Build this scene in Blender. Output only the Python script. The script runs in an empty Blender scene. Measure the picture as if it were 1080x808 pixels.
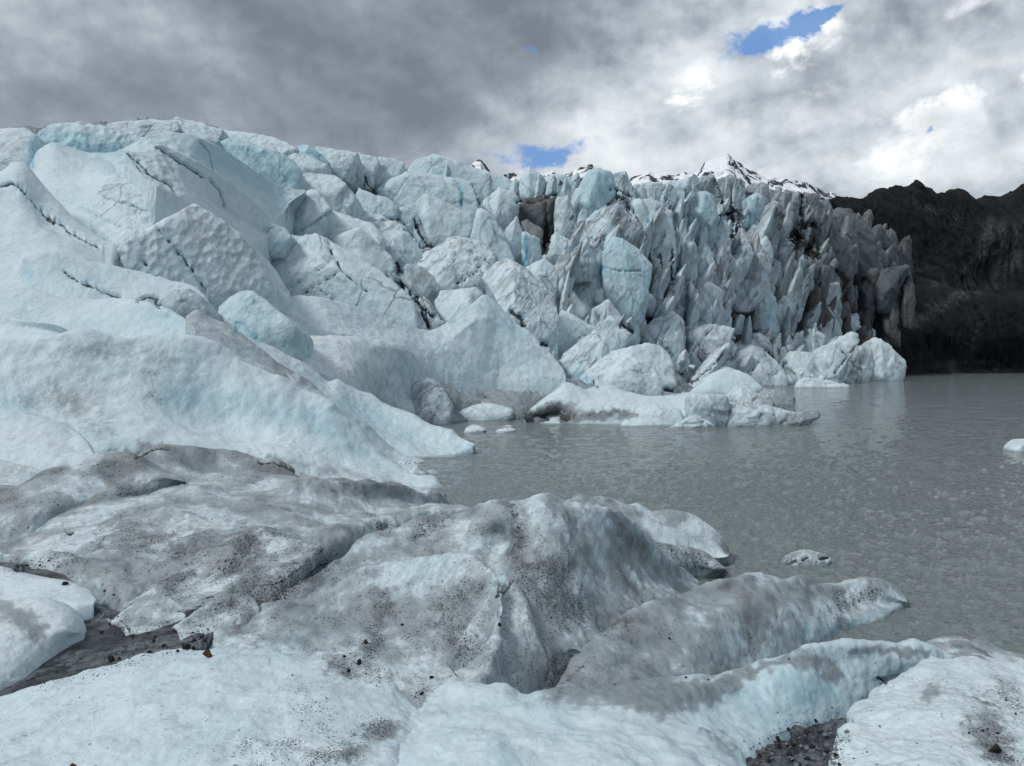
import bpy, bmesh, math, random
import numpy as np
R = math.radians
SC = bpy.context.scene
COL = SC.collection
F, CX, HOR, CZ = 812.0, 540.0, 380.0, 5.0      # focal length in photo pixels, centre column, horizon row, eye height over the lake
rng = np.random.default_rng(7)

# ------------------------------------------------------------------ noise
_perm = np.random.default_rng(3).permutation(256)
_perm = np.concatenate([_perm, _perm, _perm])
_g = np.array([[1,1,0],[-1,1,0],[1,-1,0],[-1,-1,0],[1,0,1],[-1,0,1],[1,0,-1],[-1,0,-1],[0,1,1],[0,-1,1],[0,1,-1],[0,-1,-1]], float)
def perlin(p):
    i = np.floor(p).astype(np.int64); f = p - i; i &= 255
    u = f*f*f*(f*(f*6-15)+10)
    out = np.zeros(len(p))
    for dx in (0, 1):
        wx = u[:,0] if dx else 1-u[:,0]
        for dy in (0, 1):
            wy = u[:,1] if dy else 1-u[:,1]
            for dz in (0, 1):
                wz = u[:,2] if dz else 1-u[:,2]
                h = _perm[_perm[_perm[i[:,0]+dx]+i[:,1]+dy]+i[:,2]+dz] % 12
                g = _g[h]
                out += wx*wy*wz*(g[:,0]*(f[:,0]-dx)+g[:,1]*(f[:,1]-dy)+g[:,2]*(f[:,2]-dz))
    return out
def fbm(p, oct=4, gain=0.5):
    s = np.zeros(len(p)); a = 1.0
    for k in range(oct):
        s += a*perlin(p*(2.03**k)+17.3*k); a *= gain
    return s
def ridged(p, oct=3):
    s = np.zeros(len(p)); a = 1.0
    for k in range(oct):
        s += a*(1-2*np.abs(perlin(p*(2.03**k)+9.1*k))); a *= 0.5
    return s
_rt = np.random.default_rng(11).uniform(-1, 1, (256, 7))
def facets(p, slope=0.5, off=0.15):
    """piecewise flat chips: every Voronoi cell has its own height and tilt"""
    i = np.floor(p).astype(np.int64); f = p-i
    best = np.full(len(p), 1e9); out = np.zeros(len(p))
    for dx in (-1, 0, 1):
        for dy in (-1, 0, 1):
            for dz in (-1, 0, 1):
                c = (i+(dx, dy, dz)) & 255
                h = _perm[_perm[_perm[c[:,0]]+c[:,1]]+c[:,2]]
                r = _rt[h]
                v = f-(np.array([dx, dy, dz])+0.5+0.42*r[:,:3])
                d = (v*v).sum(1)
                m = d < best
                best = np.where(m, d, best)
                out = np.where(m, r[:,6]*off+slope*(v*r[:,3:6]).sum(1), out)
    return out
def sstep(a, b, x):
    t = np.clip((x-a)/(b-a), 0, 1); return t*t*(3-2*t)

# ------------------------------------------------------------------ distance of the glacier surface, thin-plate spline
_ctl = np.array([
 (-60,808,4.3),(300,808,4.2),(540,808,4.4),(800,808,5.2),(1100,808,4.4),(200,690,7.2),(600,728,6.3),(1000,697,7.3),
 (0,720,8.6),(100,690,9.4),(860,680,13.5),(955,635,15.9),(735,610,17.7),(768,590,19.3),(590,725,8.8),(580,520,15.5),
 (330,600,12),(0,575,14),(300,506,21),(490,536,26),(0,512,17),(160,474,22),(340,500,24),(0,362,30),(200,356,34),(400,455,34),
 (500,478,41.4),(240,345,40),(340,405,44),(-60,300,42),(20,270,48),(200,300,56),(30,180,70),(200,215,66),(0,138,92),(100,130,100),
 (200,128,118),(300,150,122),(330,210,95),(450,172,140),(540,440,66),(700,445,62),(510,320,80),(330,300,70),(420,240,112),(480,300,92),
 (560,235,135),(640,260,128),(640,330,112),(640,180,172),(760,190,200),(700,390,105),(700,300,140),(830,405,162),(870,408,150),
 (800,300,180),(850,205,240),(945,397,240),(900,300,245),(900,220,275),(1000,394,295)], float)
def _tps(r2): return np.where(r2 > 0, r2*np.log(r2+1e-12)*0.5, 0.0)
_cp = _ctl[:, :2]/400.0
def _fit():
    n = len(_cp)
    r2 = ((_cp[:,None]-_cp[None])**2).sum(-1)
    K = _tps(r2)+np.eye(n)*2e-3
    Pm = np.c_[np.ones(n), _cp]
    A = np.block([[K, Pm],[Pm.T, np.zeros((3,3))]])
    return np.linalg.solve(A, np.r_[np.log(_ctl[:,2]), 0, 0, 0])
_w = _fit()
def D(px, py):
    q = np.stack([np.ravel(px), np.ravel(py)], -1)/400.0
    r2 = ((q[:,None]-_cp[None])**2).sum(-1)
    v = _tps(r2) @ _w[:-3] + np.c_[np.ones(len(q)), q] @ _w[-3:]
    return np.clip(np.exp(v), 3.2, 330).reshape(np.shape(px))
def world(px, py, Y):
    px, py, Y = map(np.asarray, (px, py, Y))
    return np.stack([(px-CX)/F*Y, Y+0*px, CZ-(py-HOR)/F*Y], -1)
def water_y(py): return F*CZ/(py-HOR)

# ------------------------------------------------------------------ marks that lie on the ice: (channel, polyline, half width px, strength)
# channels: 0 silt, 1 grit, 2 blue fresh ice, 3 crack dirt (silt, grit and crack also paint the shade of hollows)
MARKS = []
def P(s): return np.array([tuple(map(float, q.split(','))) for q in s.split()])
def mark(ch, s, w, k, lo=0, hi=1e9): MARKS.append((ch, P(s), w, k, lo, hi))
def paint(px, py, Y, base, seed):
    c = np.tile(np.array(base, float), (len(px), 1))
    j = np.stack([px/9.0, py/9.0, np.full(len(px), seed*3.7)], -1)
    jx, jy = perlin(j)*1.0, perlin(j+31.7)*1.0
    for ch, pl, w, k, lo, hi in MARKS:
        m = 2.4*w+5
        sel = np.where((px > pl[:,0].min()-m) & (px < pl[:,0].max()+m) & (py > pl[:,1].min()-m) & (py < pl[:,1].max()+m) & (Y > lo) & (Y < hi))[0]
        if not len(sel): continue
        amp = 1.1 if ch == 3 else min(0.8*w, 6)
        q = np.stack([px[sel]+jx[sel]*amp*1.5, py[sel]+jy[sel]*amp*1.5], -1)
        if ch == 3: w = w*(0.55+0.85*np.abs(perlin(np.stack([px[sel]/4.5, py[sel]/4.5, np.full(len(sel), 9.0)], -1))*1.5))
        d = np.full(len(sel), 1e9)
        if len(pl) == 1: d = np.hypot(*(q-pl[0]).T)
        for a, b in zip(pl[:-1], pl[1:]):
            ab = b-a; t = np.clip(((q-a)@ab)/max(ab@ab, 1e-9), 0, 1)
            d = np.minimum(d, np.hypot(*(q-a-t[:,None]*ab).T))
        f = np.exp(-(d/w)**2)*k
        if ch == 3 and lo >= 28: c[sel, 2] = np.maximum(c[sel, 2], 0.45*np.exp(-(d/(2.2*w+1.0))**2))   # clear blue ice beside an open fracture
        if k >= 0: c[sel, ch] = np.maximum(c[sel, ch], c[sel, ch]*(1-np.minimum(f,1))+f)
        else: c[sel, ch] = c[sel, ch]*(1+np.maximum(f, -1))
    near = Y < 40
    c[near, 1] = np.maximum(c[near, 1], 0.42*np.clip(c[near, 0]-0.35, 0, 1))
    c[near, 0] = np.minimum(c[near, 0], 0.74+0.16*perlin(np.stack([px[near]/6., py[near]/4., np.full(near.sum(), 3.0)], -1)))
    return np.clip(c, 0, 1)

# ------------------------------------------------------------------ meshes
def vnormals(V, faces):
    n = np.zeros_like(V)
    a = V[faces[:,0]]; b = V[faces[:,1]]; c = V[faces[:,2]]
    if faces.shape[1] == 4: fn = np.cross(c-a, V[faces[:,3]]-b)
    else: fn = np.cross(b-a, c-a)
    for k in range(faces.shape[1]): np.add.at(n, faces[:,k], fn)
    return n/np.maximum(np.linalg.norm(n, axis=1, keepdims=True), 1e-12)
def mesh_obj(name, V, faces, mat, attrs={}, origin=None, smooth=True):
    V = np.asarray(V, float)
    if origin is None:
        origin = np.array([V[:,0].mean(), V[:,1].mean(), V[:,2].min()])
    me = bpy.data.meshes.new(name)
    nv, nf, k = len(V), len(faces), faces.shape[1]
    me.vertices.add(nv); me.vertices.foreach_set('co', (V-origin).astype(np.float32).ravel())
    me.loops.add(nf*k); me.loops.foreach_set('vertex_index', faces.astype(np.int32).ravel())
    me.polygons.add(nf); me.polygons.foreach_set('loop_start', np.arange(0, nf*k, k, dtype=np.int32))
    me.polygons.foreach_set('use_smooth', np.full(nf, smooth))
    me.update(calc_edges=True); me.validate()
    for an, val in attrs.items():
        if val.shape[1] == 3:
            at = me.attributes.new(an, 'FLOAT_VECTOR', 'POINT'); at.data.foreach_set('vector', val.astype(np.float32).ravel())
        else:
            at = me.attributes.new(an, 'FLOAT_COLOR', 'POINT'); at.data.foreach_set('color', val.astype(np.float32).ravel())
    me.materials.append(mat)
    o = bpy.data.objects.new(name, me); o.location = origin
    COL.objects.link(o)
    return o
def tag(o, label=None, cat=None, group=None, kind=None):
    if label: o['label'] = label
    if cat: o['category'] = cat
    if group: o['group'] = group
    if kind: o['kind'] = kind
    return o
SURF = []       # (px, py, Y, V, N) of every finished body, for setting stones down on them
NB = [0]
WALL = np.array([[.86,0,-.5],[0,1,0],[.5,0,.86]])
def finish(name, V, faces, mat, scale, base, tex, amp=0.05, freq=0.7, oct=4, rid=0.0, flute=0.0, uv=None, flf=(0.12, 0.6), bump=0.0, step=0.0, vfl=0.0, lump=0.0, fac=0.0, fsc=1.0, cav=0.0, smooth=True):
    """displace with noise that is scaled to the body, paint its marks, link it"""
    NB[0] += 1; sd = NB[0]
    s = scale
    tc = V/s + np.array([13.1*sd % 97, 7.7*sd % 89, 3.3*sd % 83])
    N = vnormals(V, faces)
    d = amp*fbm(tc*freq, oct); dl = d.copy()/max(amp, 1e-6)
    if rid: d += rid*(ridged(tc*freq*1.3, 4)-0.6)
    if bump: d += bump*fbm(tc*5.0, 3, 0.6)
    if lump: d += lump*fbm(tc*1.9+3, 3, 0.55)
    if tex[0] > 0.25: d += 0.015*tex[0]*(0.7-2*np.abs(perlin((tc@WALL)*np.array([3.4, 3.4, 1.9])+0.9*perlin(tc*1.1)[:,None])))*(0.5+sstep(-.3, .4, perlin(tc*.7+4)))
    if fac:
        q = (tc@WALL + 0.10*perlin(tc*2.0)[:,None])*np.array([2.2, 2.2, 0.75])*fsc
        d += fac*(facets(q)+0.45*facets(q*2.6+7.7))
    if vfl: d += vfl*ridged((tc@WALL)*np.array([2.6, 2.6, .42]), 4)
    if step:                                             # stepped, fractured surface: plates with sharp breaks
        q = tc@np.array([[.80,.2,-.56],[-.1,.97,.2],[.58,-.1,.81]]).T*np.array([1.5, 1.5, .55])
        n = perlin(q*1.1)*2.6; d += step*(np.floor(n)+sstep(0.75, 1.0, n-np.floor(n)))
        n = perlin(q*2.7+5)*2.2; d += step*0.4*(np.floor(n)+sstep(0.75, 1.0, n-np.floor(n)))
    if flute and uv is not None:
        q = np.stack([uv[:,0]*flf[0]+0.6*perlin(tc*0.8), uv[:,1]*flf[1], np.full(len(V), sd*5.1)], -1)
        d += flute*(fbm(q, 3))
    V = V + N*(d*s)[:,None]
    N = vnormals(V, faces)
    Y = np.maximum(V[:,1], 0.3)
    px = V[:,0]/Y*F+CX; py = HOR-(V[:,2]-CZ)/Y*F
    c = paint(px, py, Y, base, sd)
    if cav:                                                  # dirt gathers in the hollows, the humps are washed clean
        lw = fbm(tc*np.array([1.0, 1.0, 1.4])*freq, 2) + 0.5*perlin(tc*2.6+3)
        c[:,0] = np.clip(c[:,0]*(1+cav*0.7*np.clip(-lw*2.2, -1, 1.0)) + cav*0.18*sstep(.12, .5, -lw), 0, 1)
        c[:,1] = np.clip(c[:,1]*(1+cav*0.75*np.clip(-lw*2.4, -1, 1.0)) + cav*0.12*sstep(.18, .5, -lw), 0, 1)
    dug = np.clip(c[:,3]-base[3], 0, 1)                      # fractures are cut into the surface
    if dug.max() > 0.05: V = V - N*(dug*0.13*s)[:,None]
    t2 = np.tile(np.array(tex, float), (len(V), 1))
    o = mesh_obj(name, V, faces, mat, {'tc': tc, 'paint': c, 'tex': t2}, smooth=smooth)
    o['tex_scale'] = float(s)
    front = (N*(V-np.array([0,0,CZ]))).sum(1) < 0
    SURF.append((px[front], py[front], Y[front], V[front], N[front]))
    return o
def hermite(t, v, q):
    """non-uniform Catmull-Rom through v (k,...) at knots t, evaluated at q"""
    k = len(t); v = np.asarray(v, float)
    if k == 2:
        w = ((q-t[0])/(t[1]-t[0])).reshape((-1,)+(1,)*(v.ndim-1)); return v[0]*(1-w)+v[1]*w
    dt = np.diff(t); sl = np.diff(v, axis=0)/dt.reshape((-1,)+(1,)*(v.ndim-1))
    m = np.empty_like(v); m[0] = sl[0]; m[-1] = sl[-1]
    w = (dt[1:]/(dt[1:]+dt[:-1])).reshape((-1,)+(1,)*(v.ndim-1))
    m[1:-1] = sl[:-1]*w + sl[1:]*(1-w)
    i = np.clip(np.searchsorted(t, q, side='right')-1, 0, k-2)
    h = dt[i]; x = (q-t[i])/h
    sh = (-1,)+(1,)*(v.ndim-1)
    x = x.reshape(sh); h = h.reshape(sh)
    return (2*x**3-3*x**2+1)*v[i]+(x**3-2*x**2+x)*h*m[i]+(-2*x**3+3*x**2)*v[i+1]+(x**3-x**2)*h*m[i+1]
def parse_row(r):
    """'px,py,Y px,py ...' with Y optional (filled along the row; none at all: the distance field)"""
    q = [tuple(map(float, a.split(','))) for a in r.split()]
    xy = np.array([a[:2] for a in q]); ys = [(i, a[2]) for i, a in enumerate(q) if len(a) > 2]
    L = np.r_[0, np.cumsum(np.hypot(*np.diff(xy, axis=0).T))]
    if ys: Y = np.exp(np.interp(L, [L[i] for i, _ in ys], [math.log(y) for _, y in ys]))
    else: Y = D(xy[:,0], xy[:,1])
    return L, np.c_[xy, np.log(Y)]
def loft(name, rows, mat, back=1.0, drop=1.5, rnd=0.25, skirt=1.0, base=(0,0,0,0), tex=(0,0,0,0), sharp=False, res=1.5, scale=None, zmin=None, **kw):
    """rows from crest to foot in photo pixels with distances; behind the crest it falls away over `back` metres by `drop` metres"""
    R_ = []
    Lmax = 0
    for r in rows:
        L, a = parse_row(r); Lmax = max(Lmax, L[-1]); R_.append((L, a))
    NU = int(max(24, Lmax/res))
    G = []
    for L, a in R_:
        q = hermite(L/L[-1], a, np.linspace(0, 1, NU)) if not sharp else np.stack([np.interp(np.linspace(0,1,NU), L/L[-1], a[:,k]) for k in range(3)], -1)
        G.append(world(q[:,0], q[:,1], np.exp(q[:,2])))
    hpx = max(np.abs(R_[0][1][:,1].mean()-R_[-1][1][:,1].mean()), 8)
    c = G[0]; dirn = np.stack([c[:,0]/c[:,1], np.ones(NU), 0*c[:,0]], -1); dirn /= np.linalg.norm(dirn, axis=1, keepdims=True)
    pre = []
    for tt, dz in ((1.0, 1.0), (0.55, 0.55), (rnd, 0.10)):
        p = c + dirn*(back*tt); p[:,2] = c[:,2]-drop*dz; pre.append(p)
    f = G[-1].copy(); f[:,2] -= skirt; f[:,1] -= 0.02*f[:,1]
    G = pre + G + [f]
    A = np.array(G)
    if zmin is not None: A[...,2] = np.maximum(A[...,2], zmin)
    seg = np.linalg.norm(np.diff(A, axis=0), axis=2).mean(1)
    t = np.r_[0, np.cumsum(np.maximum(seg, 1e-3))]; 
    # row counts: sample densely where the camera looks
    nseg = [5, 6, 6] + [max(4, int(np.abs(R_[i][1][:,1].mean()-R_[i+1][1][:,1].mean())/res*1.0)+3) for i in range(len(R_)-1)] + [4]
    q = np.concatenate([np.linspace(t[i], t[i+1], n, endpoint=False) for i, n in enumerate(nseg)]+[[t[-1]]])
    if sharp: S = np.stack([[np.interp(q, t, A[:,u,k]) for k in range(3)] for u in range(NU)], 0).transpose(2,0,1)
    else: S = hermite(t, A, q)
    NV = len(q)
    V = S.reshape(-1, 3)
    idx = np.arange(NV*NU).reshape(NV, NU)
    faces = np.stack([idx[:-1,:-1], idx[1:,:-1], idx[1:,1:], idx[:-1,1:]], -1).reshape(-1, 4)
    caps = []
    for col_ in (idx[:,0][::-1], idx[:,-1]):
        for a_ in range(NV//2-1): caps.append((col_[a_], col_[a_+1], col_[NV-2-a_], col_[NV-1-a_]))
    faces = np.concatenate([faces, np.array(caps)])
    uv = np.stack([np.tile(np.linspace(0, Lmax, NU), NV), np.repeat(q/t[-1], NU)], -1)
    sc = scale or np.exp(np.mean([a[:,2].mean() for _, a in R_]))/20
    return finish(name, V, faces, mat, sc, base, tex, uv=uv, **kw)
_ico = {}
def ico(n):
    if n not in _ico:
        bm = bmesh.new(); bmesh.ops.create_icosphere(bm, subdivisions=n, radius=1)
        V = np.array([v.co[:] for v in bm.verts]); Fc = np.array([[v.index for v in f.verts] for f in bm.faces]); bm.free()
        _ico[n] = (V, Fc)
    return _ico[n]
def hull_planes(pts):
    bm = bmesh.new()
    for p in pts: bm.verts.new(p)
    r = bmesh.ops.convex_hull(bm, input=bm.verts[:])
    bm.normal_update()
    pl = [(np.array(f.normal[:]), np.array(f.verts[0].co[:])) for f in bm.faces]
    bm.free()
    return pl
def convex(pts, n, p=130):
    """dense mesh of the convex hull of pts with slightly softened edges"""
    pts = np.asarray(pts, float)
    lo, hi = pts.min(0), pts.max(0); ext = (hi-lo)/2; c = pts.mean(0)*0.5+(lo+hi)/4
    q = (pts-c)/ext
    pl = hull_planes(q)
    nn = np.array([a for a, b in pl]); h = np.array([a@b for a, b in pl])
    sg = np.where(h < 0, -1, 1); nn = nn*sg[:,None]; h = np.maximum(np.abs(h), 0.03)
    d, fc = ico(n)
    m = np.maximum(d@nn.T, 0)/h
    mx = m.max(1)
    r = 1/(mx*((m/mx[:,None])**p).sum(1)**(1/p))
    return d*r[:,None]*ext+c, fc
def block(name, outline, mat, Y=None, lean=0.5, yaw=0.08, thick=0.9, inner=4, k=0.16, base=(0,0,0,0), tex=(0,0,0,0), dd=0.0, p=130, seed=0, sink=0.35, inn=None, **kw):
    o = P(outline) if isinstance(outline, str) else outline
    rg = np.random.default_rng(seed+int(o[0,0]*7+o[0,1]*13))
    cx, cy = o.mean(0); fy = o[:,1].max(); w = o[:,0].max()-o[:,0].min(); hh = fy-o[:,1].min()
    if Y is None: Y = float(D(np.array([cx]), np.array([0.6*fy+0.4*cy]))[0])*(1+dd)
    m = Y/F
    def at(px, py, dy=0.0):
        yy = Y + lean*(fy-py)*m + yaw*(px-cx)*m + dy
        return world(px, py, yy)
    pts = [at(x, y) for x, y in o]
    if inn is not None:
        for x, y, kk in inn: pts.append(at(x, y, -kk*w*m))
    else:
        ap = o[o[:,1].argmin()]; ft = np.array([0.55*cx+0.45*o[:,0].min()+rg.normal(0, .12)*w, fy])
        for t_ in (0.12, 0.5, 0.9):                          # an arete from the top down the front: a lit and a shaded face
            x, y = ap+(ft-ap)*t_+rg.normal(0, .03, 2)*w
            pts.append(at(x, y, -k*rg.uniform(.9, 1.5)*min(w, hh*1.2)*m))
        for _ in range(inner-2):
            wts = rg.dirichlet(np.ones(len(o))*1.2); x, y = wts@o; x = 0.6*x+0.4*cx; y = 0.6*y+0.4*cy
            pts.append(at(x, y, -k*rg.uniform(0.4, 1.3)*min(w, hh*1.4)*m))
    T = thick*min(w, hh*1.6)*m
    for q in list(pts[:len(o)]):
        b = q.copy(); cxw = (cx-CX)/F*Y
        b[1] += T; b[0] = cxw+(b[0]-cxw)*(1+T/Y)*0.86; b[2] = CZ+(b[2]-CZ)-0.18*T
        pts.append(b)
    zmin = min(q[2] for q in pts)
    for x, y in o:
        if y > fy-0.3*hh:
            q = at(x, y); q[2] = zmin-sink*hh*m; q[0] = (cx-CX)/F*Y+(q[0]-(cx-CX)/F*Y)*0.95; pts.append(q)
            q2 = q.copy(); q2[1] += T; pts.append(q2)
    n = 4 if max(w, hh) < 22 else (5 if max(w, hh) < 90 else 6)
    V, fc = convex(pts, n, p)
    return finish(name, V, fc, mat, Y/20, base, tex, **kw)
def surf_at(px, py):
    best = None
    for x, y, Y, V, N in SURF:
        d = np.hypot(x-px, y-py)
        j = np.where(d < 3.5)[0]
        if len(j):
            i = j[np.argmin(Y[j]+0.0*d[j])]
            if best is None or Y[i] < best[0]: best = (Y[i], V[i], N[i])
    return best
# ------------------------------------------------------------------ materials
class NT:
    def __init__(s, tree): s.t = tree; s.n = tree.nodes; s.l = tree.links; s.n.clear()
    def new(s, typ, **kw):
        nd = s.n.new(typ)
        for k, v in kw.items(): setattr(nd, k, v)
        return nd
    def put(s, sock, v):
        if isinstance(v, bpy.types.NodeSocket): s.l.new(v, sock)
        elif v is not None: sock.default_value = v
    def math(s, op, a, b=None, c=None, clamp=False):
        nd = s.new('ShaderNodeMath', operation=op, use_clamp=clamp)
        for i, v in enumerate((a, b, c)):
            if v is not None: s.put(nd.inputs[i], v)
        return nd.outputs[0]
    def vmath(s, op, a, b=None):
        nd = s.new('ShaderNodeVectorMath', operation=op)
        s.put(nd.inputs[0], a)
        if b is not None: s.put(nd.inputs[1], b)
        return nd.outputs[0]
    def step(s, x, a, b):
        nd = s.new('ShaderNodeMapRange', interpolation_type='SMOOTHSTEP')
        s.put(nd.inputs[0], x); s.put(nd.inputs[1], a); s.put(nd.inputs[2], b); return nd.outputs[0]
    def mix(s, f, a, b, blend='MIX'):
        nd = s.new('ShaderNodeMix', data_type='RGBA', blend_type=blend, clamp_factor=True)
        s.put(nd.inputs[0], f); s.put(nd.inputs[6], a if not isinstance(a, tuple) else a+(1,)*(4-len(a)))
        s.put(nd.inputs[7], b if not isinstance(b, tuple) else b+(1,)*(4-len(b))); return nd.outputs[2]
    def noise(s, vec, scale, detail=4, rough=0.55, dist=0.0, out=0):
        nd = s.new('ShaderNodeTexNoise'); s.put(nd.inputs['Vector'], vec)
        nd.inputs['Scale'].default_value = scale; nd.inputs['Detail'].default_value = detail
        nd.inputs['Roughness'].default_value = rough; nd.inputs['Distortion'].default_value = dist
        return nd.outputs[out]
    def vor(s, vec, scale, feature='F1', out='Distance', rand=1.0, smooth=None):
        nd = s.new('ShaderNodeTexVoronoi', feature=feature); s.put(nd.inputs['Vector'], vec)
        nd.inputs['Scale'].default_value = scale; nd.inputs['Randomness'].default_value = rand
        if smooth is not None: nd.inputs['Smoothness'].default_value = smooth
        return nd.outputs[out]
    def vscale(s, a, k):
        nd = s.new('ShaderNodeVectorMath', operation='SCALE'); s.put(nd.inputs[0], a); nd.inputs['Scale'].default_value = k; return nd.outputs[0]
    def mapping(s, vec, rot=(0,0,0), scale=(1,1,1)):
        nd = s.new('ShaderNodeMapping'); s.put(nd.inputs[0], vec)
        nd.inputs['Rotation'].default_value = rot; nd.inputs['Scale'].default_value = scale; return nd.outputs[0]
    def attr(s, name, out): return s.new('ShaderNodeAttribute', attribute_name=name).outputs[out]
def new_mat(name):
    m = bpy.data.materials.new(name); m.use_nodes = True
    return m, NT(m.node_tree)
def ice_material():
    m, n = new_mat('glacier_ice')
    tc = n.attr('tc', 'Vector'); pc = n.attr('paint', 'Color'); crack = n.attr('paint', 'Alpha')
    sp = n.new('ShaderNodeSeparateColor'); n.put(sp.inputs[0], pc); silt, grit, blue = sp.outputs[:3]
    tx = n.attr('tex', 'Color'); st = n.new('ShaderNodeSeparateColor'); n.put(st.inputs[0], tx); scal, streak, rough_ = st.outputs[:3]
    tone = n.attr('tex', 'Alpha')
    geo = n.new('ShaderNodeNewGeometry'); sx = n.new('ShaderNodeSeparateXYZ'); n.put(sx.inputs[0], geo.outputs['Normal'])
    n_lo = n.noise(tc, 0.55, 3); n_md = n.noise(tc, 2.3, 6, 0.62, 0.4); n_hi = n.noise(tc, 11, 4, 0.65)
    steep = n.math('SUBTRACT', 1.0, n.math('ABSOLUTE', sx.outputs[2]))
    fb = n.math('ADD', n.math('MULTIPLY', blue, 0.85), n.math('MULTIPLY', n.math('SUBTRACT', n_lo, 0.5), 0.55))
    fb = n.math('ADD', fb, n.math('MULTIPLY', steep, 0.27))
    fb = n.math('ADD', fb, n.math('MULTIPLY', n.math('SUBTRACT', n_md, 0.5), 0.30), clamp=True)
    col = n.mix(fb, (0.72, 0.808, 0.836), (0.33, 0.575, 0.675))
    col = n.mix(n.step(blue, 0.72, 1.0), col, (0.10, 0.36, 0.55))
    # grey, slightly brown silt in patches whose cover follows the paint
    sv = n.mapping(n.mapping(tc, (0, R(-33), 0)), (0, 0, 0), (5.2, 3.4, 0.42))
    s1 = n.noise(sv, 1.0, 5, 0.6, 0.6)
    n_gr = n.noise(tc, 38, 3, 0.7)
    cov = n.math('ADD', n.math('MULTIPLY', n_md, 0.22), n.math('ADD', n.math('MULTIPLY', n_hi, 0.26), n.math('ADD', n.math('MULTIPLY', s1, 0.30), n.math('MULTIPLY', n_gr, 0.22))))
    lo = n.math('SUBTRACT', 0.70, n.math('MULTIPLY', silt, 0.62))
    ms = n.step(cov, n.math('SUBTRACT', lo, 0.09), n.math('ADD', lo, 0.13))
    ms = n.math('MULTIPLY', ms, n.math('ADD', n.math('MULTIPLY', silt, 0.58), 0.24), clamp=True)
    siltc = n.mix(n_lo, (0.066, 0.070, 0.075), (0.150, 0.148, 0.154))
    col = n.mix(ms, col, siltc)
    # dirt bands along the ice layers
    k1 = n.math('MULTIPLY', n.step(s1, 0.45, 0.60), n.math('MULTIPLY', streak, 1.25), clamp=True)
    col = n.mix(n.math('MULTIPLY', k1, 0.62), col, (0.14, 0.148, 0.155))
    s2 = n.noise(n.mapping(n.mapping(tc, (0, R(-33), 0)), (0, 0, 0), (3.6, 2.6, 0.5)), 1.0, 4, 0.55, 0.5)
    vein = n.math('SUBTRACT', 1.0, n.step(n.math('ABSOLUTE', n.math('SUBTRACT', s2, 0.5)), 0.003, 0.022))
    vein = n.math('MULTIPLY', n.math('MULTIPLY', vein, n.step(n_md, 0.40, 0.60)), n.math('MULTIPLY', streak, 1.5), clamp=True)
    col = n.mix(n.math('MULTIPLY', vein, 0.85), col, (0.05, 0.052, 0.055))
    # thin fractures with dirt in them
    wv = n.vmath('ADD', n.mapping(n.mapping(tc, (0, R(-25), 0)), (0, 0, 0), (1.0, 1.0, 0.5)), n.vscale(n.noise(tc, 1.1, 3, out=1), 0.55))
    ed = n.vor(wv, 0.9, 'DISTANCE_TO_EDGE')
    k2 = n.math('MULTIPLY', n.math('SUBTRACT', 1.0, n.step(ed, 0.004, 0.03)), n.step(n_lo, 0.42, 0.60))
    k2 = n.math('MULTIPLY', k2, rough_, clamp=True)
    col = n.mix(n.math('MULTIPLY', k2, 0.60), col, (0.10, 0.105, 0.11))
    # grit: black grains, size and number follow the paint
    g = None
    gn = n.math('ADD', n.math('MULTIPLY', n.noise(tc, 1.7, 4, 0.7), 0.5), n.math('MULTIPLY', s1, 0.5))
    dens = n.math('MULTIPLY', grit, n.step(n.math('ADD', gn, n.math('MULTIPLY', grit, 0.22)), 0.50, 0.78))
    for sc_, rad in ((24.0, 0.44), (52.0, 0.52), (9.0, 0.20)):
        vd = n.new('ShaderNodeTexVoronoi'); n.put(vd.inputs['Vector'], tc); vd.inputs['Scale'].default_value = sc_
        rs = n.new('ShaderNodeSeparateColor'); n.put(rs.inputs[0], vd.outputs['Color'])
        on = n.math('LESS_THAN', rs.outputs[0], n.math('MULTIPLY', dens, 0.85 if sc_ > 10 else 0.35))
        dot = n.math('LESS_THAN', vd.outputs['Distance'], n.math('MULTIPLY', n.math('ADD', rs.outputs[1], 0.35), rad))
        q = n.math('MULTIPLY', on, dot)
        g = q if g is None else n.math('MAXIMUM', g, q)
    col = n.mix(n.math('MULTIPLY', g, 0.9), col, (0.022, 0.022, 0.024))
    kc = n.step(n.math('ADD', crack, n.math('MULTIPLY', n.math('SUBTRACT', n_hi, 0.5), 0.5)), 0.30, 0.62)
    kc = n.math('MULTIPLY', kc, n.step(crack, 0.02, 0.2))
    col = n.mix(n.math('MULTIPLY', kc, 0.92), col, (0.045, 0.042, 0.040))
    col = n.mix(tone, col, (0.035, 0.032, 0.034))
    sz = n.new('ShaderNodeSeparateXYZ'); n.put(sz.inputs[0], geo.outputs['Position'])
    wet = n.math('SUBTRACT', 1.0, n.step(n.math('ADD', sz.outputs[2], n.math('MULTIPLY', n.math('SUBTRACT', n_md, 0.5), 0.25)), 0.03, 0.12))
    col = n.mix(n.math('MULTIPLY', wet, 0.45), col, (0.16, 0.23, 0.25))
    # relief: grains, sun cups, layer edges
    cups = n.vor(n.mapping(tc, (0.2, 0.1, 0), (1, 1, 0.75)), 5.0, 'SMOOTH_F1', smooth=0.35)
    h = n.math('MULTIPLY', n.math('MULTIPLY', cups, scal), 0.8)
    h = n.math('ADD', h, n.math('MULTIPLY', n_md, 0.42))
    h = n.math('ADD', h, n.math('MULTIPLY', n_hi, 0.20))
    h = n.math('ADD', h, n.math('MULTIPLY', n_gr, 0.07))
    h = n.math('SUBTRACT', h, n.math('MULTIPLY', k2, 0.12))
    h = n.math('ADD', h, n.math('MULTIPLY', s1, n.math('MULTIPLY', streak, 0.45)))
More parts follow.
